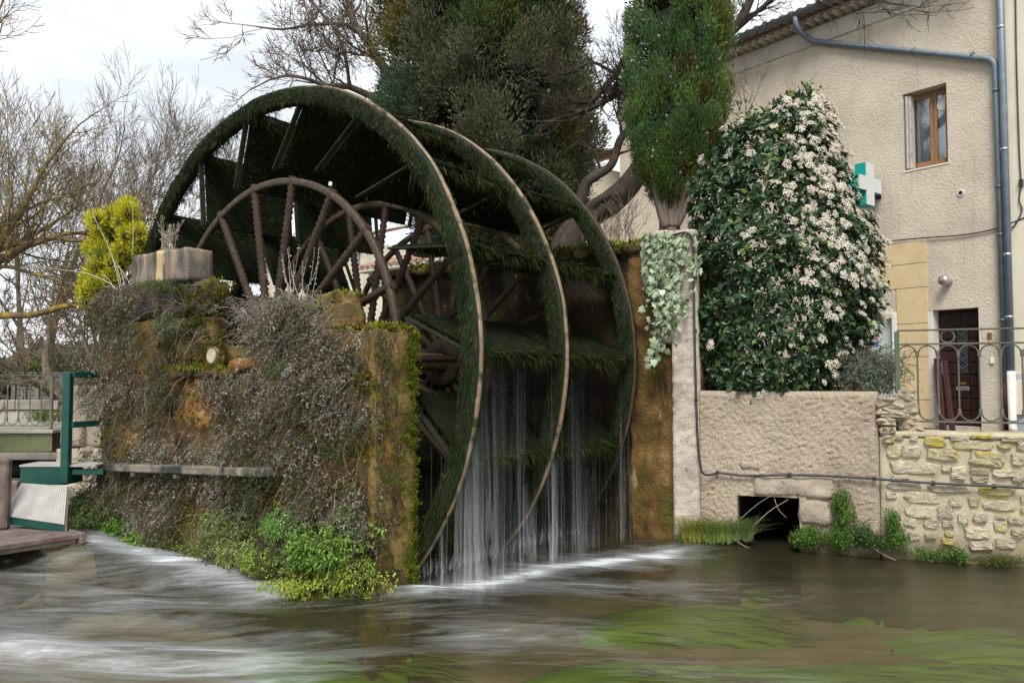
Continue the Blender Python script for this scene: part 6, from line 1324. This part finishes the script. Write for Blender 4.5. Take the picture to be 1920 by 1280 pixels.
Pi = np.array(Pi); n = len(Pi); Di = np.array([0, 0, -1.]) + RNG.normal(0, .5, (n, 3)); Ni = WN * .9 - WD * .35 + RNG.normal(0, .4, (n, 3)) + Z * .3; S3, D3, N3 = basis3(Di, Ni); Li = RNG.uniform(.045, .10, n); big = np.argsort(-Li)[:290]
ib = np.array(ivy['_b'])
for j in big:
    ob = bpy.data.objects.new('leaf', ime); C.objects.link(ob); ob.parent = ivy; ob.matrix_local = mat_from(S3[j], D3[j], N3[j], Pi[j] - ib, float(Li[j]))
rest = np.setdiff1d(np.arange(n), big); mb = MB(); addleaves(mb, Pi[rest], Di[rest], Ni[rest], Li[rest], np.where((RNG.random(len(rest)) < .3)[:, None], jitter((.10, .17, .05), len(rest)), jitter((.27, .33, .21), len(rest), .3)), IV, IF, np.zeros((0, 4), int)) if False else None
mb = MB(); S_, D_, N_ = S3[rest], D3[rest], N3[rest]; W = Pi[rest][:, None] + (IV[None, :, 0, None] * S_[:, None] + IV[None, :, 1, None] * D_[:, None] + IV[None, :, 2, None] * N_[:, None]) * Li[rest][:, None, None]
colr = np.where((RNG.random(len(rest)) < .3)[:, None], jitter((.10, .17, .05), len(rest)), jitter((.27, .33, .21), len(rest), .3)); mb.add(W.reshape(-1, 3), (np.arange(len(rest))[:, None, None] * 13 + IF[None]).reshape(-1, 3), np.repeat(colr, 13, 0)); o_ = obj('foliage', mb, M['leaf'], ivy); o_['kind'] = 'stuff'
mb = MB()
for s in strand[:7]:
    for k in range(3): mb.tube(smoothpath([wf(.03 + RNG.uniform(-.1, .1), .12, 3.55), wf(wpx(s[0] + RNG.uniform(-15, 15), s[1], .1)[0] * .6, .12, (3.5 + wpx(s[0], s[1], .1)[1]) / 2), wf(wpx(s[0], s[1], .1)[0], .13, wpx(s[0], s[1], .1)[1])], 4), .005, 4)
o_ = obj('stems', mb, M['bark'], ivy); o_['kind'] = 'stuff'
# grass and plants at the waterline of the right wall
def grass(label, px0, px1, py, n, hgt, col, o=.04, lean=0., cat='grass tuft'):
    mb = MB(); px = RNG.uniform(px0, px1, n); 
    base = np.array([wf(wpx(a, py, o)[0], o + RNG.uniform(-.02, .10), max(-.03, wpx(a, py, o)[1] + RNG.uniform(-.02, .05))) for a in px]); k = 5; ts = np.linspace(0, 1, k); h_ = hgt * RNG.uniform(.5, 1.2, n)
    dirx = RNG.normal(lean, .5, n); diro = RNG.uniform(.0, .8, n); pts = base[:, None] + (Z * 1.)[None, None] * (h_[:, None] * (ts - .48 * ts ** 2.4))[..., None] + WD[None, None] * (h_[:, None] * dirx[:, None] * ts ** 1.6)[..., None] + WN[None, None] * (h_[:, None] * diro[:, None] * ts ** 1.8)[..., None]
    wv = WD[None, None] * (.0045 * (1.1 - ts))[None, :, None]; V = np.stack([pts - wv, pts + wv], 2).reshape(-1, 3); i = np.arange(n)[:, None, None] * (2 * k) + (np.arange(k - 1) * 2)[None, :, None] + np.array([0, 1, 3, 2])[None, None]
    mb.add(V, i.reshape(-1, 4), np.repeat(jitter(col, n, .4), 2 * k, 0)); b = base.mean(0); tag(obj('grass_tuft', mb, M['leaf'], None, base=b), label, cat, 'grass tufts at the waterline')
grass('yellow green grass tuft at the water beside the pillar foot', 1280, 1318, 1012, 240, .46, (.30, .31, .05))
grass('long green grass tuft at the water midway between pillar and culvert', 1318, 1375, 1014, 300, .46, (.19, .28, .06))
grass('dull green grass tuft leaning over the culvert mouth', 1375, 1412, 1010, 170, .44, (.15, .21, .07), lean=.3)
def bushy(label, spots, n, ls, col, asp=.55, o=.03, cat='plant', th=.16):
    mb = MB(); Pq = []
    for (px, py, rx, ry, w) in spots:
        m = int(n * w)
        for _ in range(m):
            a, b = RNG.normal(0, .5, 2); r = math.hypot(a, b); f = min(1, 1.1 / (r + 1e-6)); a, b = a * f, b * f; s, z = wpx(px + a * rx, py + b * ry, o); Pq.append(wf(s, o + th * math.sqrt(max(0, 1.2 - a * a - b * b)) * RNG.uniform(.2, 1), max(-.02, z)))
    Pq = np.array(Pq); m = len(Pq) * 3; Pk = np.repeat(Pq, 3, 0) + RNG.normal(0, ls * .5, (m, 3)); mb.cards(Pk, WN * .6 + rand_unit(m) * .9, Z + rand_unit(m) * .7, RNG.uniform(.6, 1.3, m) * ls, RNG.uniform(.7, 1.2, m) * ls * asp, jitter(col, m, .4), .15)
    k = min(len(Pq), 120); sprigs(mb, Pq[:k] - WN * .05, np.tile(WN * .6 + Z * .3, (k, 1)) + rand_unit(k) * .4, ls * 3.5, jitter((.09, .10, .04), k), jitter(col, k), 0, sw=.002)
    tag(obj('green_plant', mb, M['leaf'], None, base=Pq.mean(0)), label, cat, 'green plants along the right wall foot')
bushy('tall green climber growing up the wall right of the culvert', [(1575, 935, 16, 22, .25), (1582, 965, 20, 30, .35), (1578, 1005, 26, 22, .4)], 800, .030, (.085, .17, .022))
bushy('low bright plant under the jamb stone beside the culvert', [(1515, 1005, 30, 18, 1.)], 620, .030, (.09, .175, .022))
bushy('dark green plant between the climber and the stone wall corner', [(1625, 1008, 22, 14, .6), (1618, 992, 12, 16, .2), (1655, 1015, 20, 10, .2)], 420, .036, (.05, .11, .022))
bushy('upright green plant on the corner of the stone wall', [(1672, 975, 13, 22, .5), (1682, 1005, 20, 20, .5)], 560, .026, (.075, .165, .02))
bushy('ragged green plant hanging over the water under the stone wall', [(1750, 1035, 50, 10, .55), (1795, 1040, 18, 12, .45)], 420, .030, (.075, .15, .025))
bushy('brown and green mossy fringe under the far right of the stone wall', [(1870, 1048, 55, 8, 1.)], 420, .022, (.085, .095, .02))
bushy('little fern in the gap beside the railing post', [(1678, 800, 9, 14, 1.)], 130, .030, (.05, .10, .02), o=-.16, th=.06)
bushy('small round moss cushion at the pillar foot', [(1280, 1010, 10, 14, 1.)], 200, .018, (.12, .19, .015))
for (lab, pts, r) in (('long pale dead stick leaning out of the culvert mouth', [(1400, 1000), (1440, 960), (1478, 936)], .006), ('second dead stick crossing the culvert mouth', [(1385, 975), (1420, 945), (1452, 925)], .004), ('bent grey stick dangling before the culvert', [(1452, 935), (1460, 955), (1475, 970)], .004),
                      ('dead branch trailing in the water left of the culvert', [(1355, 995), (1375, 1010), (1398, 1024), (1406, 1026)], .008), ('brown stick slanting into the water under the stone wall', [(1625, 1018), (1655, 1038), (1680, 1050)], .008), ('thin twig trailing from the stone wall foot', [(1750, 1030), (1790, 1048), (1830, 1056)], .006)):
    mb = MB(); P = smoothpath([wf(wpx(a, b, .12)[0], .12, max(-.02, wpx(a, b, .12)[1])) for a, b in pts], 4); mb.tube(P, np.linspace(r, r * .5, len(P)), 5, jitter((.36, .29, .23), 1, .1)[0]); tag(obj('dead_stick', mb, M['dry'], None, base=P[0]), lab, 'stick', 'dead sticks by the right wall')

# ------------------------------------------------------------------ left bank: bridge, blocks, sluice steps
def lf(s, o, z): return np.array([-9 + s, 14.2 - o, z])
Dr = 14.2
zr0 = zc(805, Dr)
ra = xc(118, Dr)
brg = thing('footbridge', 'small footbridge with green steel edge beam and pale deck at the left', 'footbridge', (ra - 3, Dr, zr0))
zb_ = zc(843, Dr); 
I3 = lambda x, y, z: np.array([x, y, z])
mb = MB(); mb.box(I3, ra - 9, ra + .02, Dr - .28, Dr + 2.2, zr0 - .05, zr0 + .01, .01); obj('deck', mb, M['coping'], brg)
mb = MB(); mb.box(I3, ra - 9, ra - .02, Dr - .22, Dr - .20, zb_, zr0 - .052, .003); mb.box(I3, ra - 9, ra - .02, Dr - .26, Dr - .12, zb_ - .016, zb_ - .001, .003); obj('edge_beam', mb, M['beam_green'], brg)
for yy in (Dr + .6, Dr + 1.4): mb = MB(); mb.box(I3, ra - 9, ra - .04, yy, yy + .1, zb_ - .1, zr0 - .055); obj('beam', mb, M['rust'], brg)
def rf(s, o, z): return np.array([s, Dr - .12 - o, z])
railing('bridge_railing', 'thin pale green arched railing along the footbridge', rf, ra - 9, ra - .02, zr0 + .012, zc(703, Dr), M['rail_pale'], zc(713, Dr), zc(797, Dr), .198, xc(88, Dr) - .198 * 40, post_s=[xc(107, Dr), xc(107, Dr) - 2.4, xc(107, Dr) - 4.8])
mb = MB(); mb.tube([I3(-16, Dr + .9, .22), I3(ra - .1, Dr + .9, .24)], .17, 14); tag(obj('culvert_pipe', mb, M['black'], None, True), 'thick black pipe running under the footbridge', 'pipe')
blk = thing('concrete_abutment', 'weathered concrete abutment blocks at the right end of the bridge railing', 'abutment', (ra + .6, Dr, 0))
def blkbox(px0, px1, py0, py1, D, th, amp=.015):
    mb = MB(); roughbox(mb, I3, xc(px0, D), xc(px1, D), D, D + th, zc(py1, D), zc(py0, D), .09, amp, 4., .03); obj('concrete_block', mb, M['concrete'], blk)
blkbox(119, 134, 697, 786, 13.9, 1.0); blkbox(134, 230, 722, 838, 13.95, .8); blkbox(116, 160, 788, 838, 13.85, .9); blkbox(108, 230, 840, 905, 13.8, .9, .03); blkbox(134, 240, 700, 720, 14.6, .5)
blkbox(80, 240, 907, 1040, 13.7, 1.0, .03)
lw = thing('low_wall', 'pale limewashed parapet wall with grey coping beyond the footbridge', 'wall', (xc(60, 17), 17, .9))
mb = MB(); mb.box(I3, -22, xc(112, 17), 17, 17.35, -.5, zc(769, 17), .01); obj('wall_body', mb, M['low_wall'], lw)
x = -22
while x < xc(112, 17) - .3:
    mb = MB(); w_ = 1.15; mb.box(I3, x, min(xc(114, 17), x + w_ - .012), 16.95, 17.40, zc(768, 17), zc(750, 17), .012); obj('coping_stone', mb, M['coping'], lw); x += w_
fn = thing('plank_fence', 'grey weathered plank fence behind the parapet wall', 'fence', (xc(80, 20), 20, .9))
for seg_ in ((30, 70), (78, 160)):
    for k in range(5):
        mb = MB(); mb.box(I3, xc(seg_[0], 20), xc(seg_[1], 20), 20, 20.04, zc(752, 20) + k * .15, zc(752, 20) + k * .15 + .132, .004); obj('plank', mb, M['fence_wood'], fn)
for px in (30, 50, 74, 120, 160): mb = MB(); mb.box(I3, xc(px, 20) - .05, xc(px, 20) + .05, 19.94, 19.998, .85, zc(703, 20), .004); obj('post', mb, M['fence_wood'], fn)
for (px, py, n, lab) in ((85, 788, 260, 'weed tuft at the foot of the parapet behind the bridge railing'),):
    mb = MB(); P = np.array([at(px + RNG.normal(0, 16), py + RNG.uniform(-12, 6), 15.8) for _ in range(n)]); sprigs(mb, P, Z + rand_unit(n) * .6, .22, jitter((.15, .16, .05), n), jitter((.14, .19, .04), n), 5, .03); tag(obj('weed', mb, M['leaf'], None, base=P.mean(0)), lab, 'weed')
# green steel steps and handrail
DS = 9.4
st = thing('steel_steps', 'green steel walkway box with sloping aluminium tread plates', 'steps', at(80, 950, DS))
def quadprism(mb, pts, D, th, dy=0.):       # polygon facing the camera, given a depth
    P = [at(a, b, D) for a, b in pts]; n = len(P); mb.add(P + [p + np.array([0, th, dy]) for p in P], [[i, (i + 1) % n, n + (i + 1) % n, n + i] for i in range(n)]); mb.F.setdefault(n, []).append(np.array([list(range(n))]) + mb.n - 2 * n)
zt = zc(874, DS); xa, xb = xc(45, DS), xc(130, DS)
mb = MB(); mb.box(I3, xa, xb, DS, DS + .38, zc(909, DS), zt - .008, .006); obj('box', mb, M['green_paint'], st)
mb = MB(); mb.box(I3, xa - .01, xb + .35, DS - .01, DS + .40, zt - .006, zt + .016, .003); obj('tread_plate', mb, M['tread'], st)
n0 = 7
for k in range(n0): mb = MB(); yy = DS + .03 + .34 * k / n0; mb.box(I3, xa, xb + .34, yy, yy + .012, zt + .017, zt + .022, .001); obj('tread_rib', mb, M['tread'], st)
RC = [at(40, 905, 9.2), at(126, 911, 9.1), at(5, 966, 8.95), at(120, 983, 8.75)]       # ramp corners: back left, back right, front left, front right
rn = nrm(np.cross(RC[1] - RC[0], RC[0] - RC[2])); rn = rn if rn[2] > 0 else -rn
def slope(u, v, w): return (RC[0] * (1 - u) + RC[1] * u) * (1 - v) + (RC[2] * (1 - u) + RC[3] * u) * v + rn * w
mb = MB(); mb.box(slope, 0, 1, 0, 1, -.018, 0, .002); obj('tread_plate', mb, M['tread'], st)
for k in range(24):
    mb = MB(); xx = .01 + .98 * k / 24; mb.box(slope, xx, xx + .018, .01, .99, .001, .006, .001); obj('tread_rib', mb, M['tread'], st)
def under(u, v, w): p = slope(u, v, -.02); return p + np.array([0, 0, w])
mb = MB(); mb.box(under, 0, 1, .985, 1.0, -.075, 0, .002); obj('front_plate', mb, M['green_paint'], st)
mb = MB(); mb.box(under, 1.001, 1.03, 0, 1., -.10, .016, .002); obj('side_plate', mb, M['rust'], st)
mb = MB(); mb.box(under, .0, .25, .55, .984, -.075, 0, .002); obj('side_gusset', mb, M['green_paint'], st)
hr = thing('green_handrail', 'green painted steel handrail frame beside the overgrown pier', 'handrail', at(135, 900, DS))
px0 = xc(131, DS); 
mb = MB(); mb.box(I3, px0 - .045, px0 + .045, DS - .06, DS + .03, zc(905, DS), zc(698, DS), .006); obj('post', mb, M['green_paint'], hr)
hd = T * 1.0
for (py, th) in ((702, .035), (796, .035)):
    z = zc(py, DS); mb = MB(); c = I3(px0 + .046, DS - .015, z); e = pf(10.2, 5.2, 0); e[2] = z
    e = np.array([xc(215, DS + .5), DS + .75, z]); d = nrm(e - c); sdv = np.cross(d, Z); mb.box(lambda x, y, zz: c + d * x + sdv * y + Z * zz, 0, float(np.linalg.norm(e - c)), -.035, .035, -th, th, .005); obj('rail', mb, M['green_paint'], hr)
mb = MB(); mb.box(I3, px0 + .05, px0 + .42, DS + .02, DS + .10, zc(890, DS), zc(880, DS), .004); obj('bracket', mb, M['green_paint'], hr)
DP = 8.75
rp_ = thing('rusty_platform', 'rusty steel platform on thin legs over the rapids at the left edge', 'platform', at(60, 1000, DP))
zp = .26; pc_ = hit(148, 1000, (0, 0, zp), (0, 0, 1)); tc0, uc0 = float(pc_ @ T), float(pc_ @ U)
mb = MB(); mb.box(pf, tc0, tc0 + .95, uc0 - 3.2, uc0, zp - .05, zp, .006); obj('deck_plate', mb, M['rust'], rp_)
mb = MB(); mb.box(pf, tc0 - .06, tc0 + .35, uc0 + .002, uc0 + .05, zp - .10, zp + .01, .004); obj('end_angle', mb, M['rust'], rp_)
mb = MB(); mb.box(pf, tc0 + .02, tc0 + .05, uc0 - 3.2, uc0 - .01, zp - .10, zp - .052, .004); obj('edge_angle', mb, M['rust'], rp_)
for uu in (uc0 - .30, uc0 - 1.0):
    mb = MB(); mb.box(pf, tc0 + .10, tc0 + .14, uu - .02, uu + .02, -.74, zp - .052, .004); obj('leg', mb, M['rust'], rp_)
mb = MB(); mb.box(I3, xc(2, DP) - .05, xc(2, DP) + .05, DP + .1, DP + .2, zp + .002, zc(862, DP), .02); obj('upright_plate', mb, M['rust'], rp_)
mb = MB(); mb.box(I3, xc(22, DP + .6), xc(40, DP + .6), DP + .6, DP + .66, zp + .002, zc(902, DP + .6), .01); obj('small_bracket', mb, M['rust'], rp_)
mb = MB(); roughbox(mb, I3, xc(-60, 8.6), xc(60, 8.6), 8.3, 9.0, -.5, .06, .06, .06, 4., .12); tag(obj('river_rock', mb, M['slab'], None, True), 'flat wet rock under the rusty platform', 'rock')
mb = MB(); P = np.array([at(RNG.uniform(-10, 95), 1058 + RNG.normal(0, 8), 8.45) for _ in range(240)]); sprigs(mb, P, rand_unit(240) + Z * .5, .10, jitter((.06, .06, .02), 240), jitter((.08, .11, .02), 240), 6, .022); tag(obj('rock_moss', mb, M['leaf'], None, base=P.mean(0)), 'mossy weeds on the wet rock under the rusty platform', 'weed')

# ------------------------------------------------------------------ far houses seen through and beside the wheel
def farhouse(name, label, pa, pb, depth, zeave, z0=.9, wins=(), rooftilt=16, wallm='cream_wall', holes_w=.9):
    a, b = np.array([*pa, 0.]), np.array([*pb, 0.]); d = nrm(b - a); L = float(np.linalg.norm(b - a)); nn = np.array([-d[1], d[0], 0]); nn = nn if nn[1] < 0 else -nn
    fr = lambda s, o, z: a + d * s + nn * o + Z * z; t = thing(name, label, 'house', fr(L / 2, 0, z0))
    hol = [(s, s + w, z, z + h_) for s, z, w, h_ in wins]; mb = MB(); gridwall(mb, fr, 0, L, z0, zeave, hol, 0, .3); obj('wall', mb, M[wallm], t)
    mb = MB(); mb.box(fr, .01, L - .01, -depth, -.32, z0, zeave - .01, .01); obj('wall', mb, M[wallm], t)
    for (s0, s1, za, zb) in hol:
        mb = MB(); mb.box(fr, s0 + .003, s1 - .003, -.18, -.12, za + .003, zb - .003); w_ = obj('window', mb, M['white'], t)
        for q in range(2): mb = MB(); c = (s0 + s1) / 2; x0, x1 = (s0 + .06, c - .03) if q == 0 else (c + .03, s1 - .06); mb.box(fr, x0, x1, -.119, -.110, za + .06, zb - .06, .002); obj('pane', mb, flat('far_pane', (.05, .06, .07), .15), w_)
    k = max(4, int(L / .24)); tl_ = math.tan(R_(rooftilt)); V = []; mb = MB()
    for i in range(k * 4 + 1):
        s = -.25 + (L + .5) * i / (k * 4); w_ = .05 * math.sin(i / 4 * TAU)
        for o in (.40, -depth * .5): V.append(fr(s, o, zeave + .16 + (.40 - o) * tl_ + w_))
        V.append(fr(s, .40, zeave + .08 + w_))
    mb.add(V, [[3 * i, 3 * i + 3, 3 * i + 4, 3 * i + 1] for i in range(k * 4)] + [[3 * i + 2, 3 * i + 5, 3 * i + 3, 3 * i] for i in range(k * 4)]); obj('roof', mb, M['terracotta'], t, True)
    mb = MB(); mb.box(fr, -.15, L + .15, .001, .38, zeave - .04, zeave + .10, .01); obj('eave', mb, M['band'], t)
    for i in range(k):
        mb = MB(); s = -.1 + (L + .2) * i / k; mb.tube([fr(s + .08 * math.cos(q), .41, zeave + .10 + .07 * math.sin(q)) for q in np.linspace(0, math.pi, 6)], .018, 4); e_ = obj('eave_tile', mb, M['terracotta'], t)
    mb = MB(); mb.tube([fr(.25, .08, zeave), fr(.25, .08, z0)], .05, 8); obj('downpipe', mb, M['zinc'], t, True)
    return t
def xy(px, D): p = at(px, 640, D); return (p[0], p[1])
farhouse('tiled_house', 'far cream house with red tiled eave right of the big conifer', xy(1112, 20.), xy(812, 25.0), 6, 7.35, wins=[(2.2, 4.6, .9, 1.4)])
farhouse('gabled_house', 'far white house seen through the wheel spokes right of centre', xy(806, 25.5), xy(690, 27.5), 5, 5.6, wins=[(1.1, 3.0, .7, 1.1)])
farhouse('cream_villa', 'far cream house with dentilled tile eave seen through the left wheel spokes', xy(680, 31.), xy(490, 36.5), 6, 7.3, wins=[(1.0, 4.4, .9, 1.4), (3.4, 4.4, .9, 1.4), (5.4, 4.4, .9, 1.4)])
# shrubs and far trees on the left bank
for (px, D, w, h_, col, lab) in ((40, 30, 2.4, 1.7, (.075, .10, .025), 'round olive bush beyond the parapet at the left edge'), (120, 34, 3.2, 2.0, (.10, .085, .045), 'brown leafless thicket behind the plank fence'), (190, 26, 2.0, 1.6, (.055, .085, .03), 'dark green bush behind the abutment blocks'),
                                 (445, 23, 1.5, 2.6, (.14, .19, .02), 'yellow green bush seen through the wheel beside the notch'), (560, 27, 2.2, 2.6, (.07, .12, .025), 'green bush before the far villa, seen through spokes'), (470, 26, 1.6, 1.7, (.17, .21, .02), 'low lime green bush seen through the wheel')):
    c = at(px, 700, D); c[2] = .9; t = thing('far_bush', lab, 'bush', c, 'bushes on the far bank'); mb = MB()
    for k in range(60):
        q = c + rand_unit(1)[0] * np.array([w, w * .7, h_]) * RNG.uniform(.3, .9) * np.array([1, 1, .5]) + Z * h_ * .55; n = 70; v = sph(n, .2); mb.cards(q + v * .3, v + Z * .3, rand_unit(n), RNG.uniform(.10, .2, n), RNG.uniform(.06, .11, n), jitter(col, n, .4))
    o_ = obj('foliage', mb, M['leaf'], t); o_['kind'] = 'stuff'; tw = Twigs(int(px)); 
    for k in range(5): tw.grow(c, (random.uniform(-.8, .8), random.uniform(-.4, .4), 1), h_ * .8, .03, 2, .05, .2, (2, 3), .012)
    o_ = obj('stems', tw.mb, M['bark'], t); o_['kind'] = 'stuff'
# low wooded horizon far off
mb = MB(); n = 16000; ang = RNG.uniform(-1.1, 1.1, n); dd = RNG.uniform(120, 150, n); hh = (4 + 3.5 * np.array([mnoise.noise((float(a) * 9, 1., 2.)) for a in ang]) + 2 * np.array([mnoise.noise((float(a) * 40, 1., 7.)) for a in ang])) * RNG.random(n) ** .6
P = np.stack([np.sin(ang) * dd, np.cos(ang) * dd, .9 + np.maximum(0, hh)], 1); mb.cards(P, rand_unit(n) + Z * .5, rand_unit(n), RNG.uniform(.9, 1.8, n), RNG.uniform(.7, 1.3, n), jitter((.11, .105, .07), n, .35))
tag(obj('far_woods', mb, M['leaf']), 'far off line of greyish spring woods along the horizon', 'woods', kind='stuff')
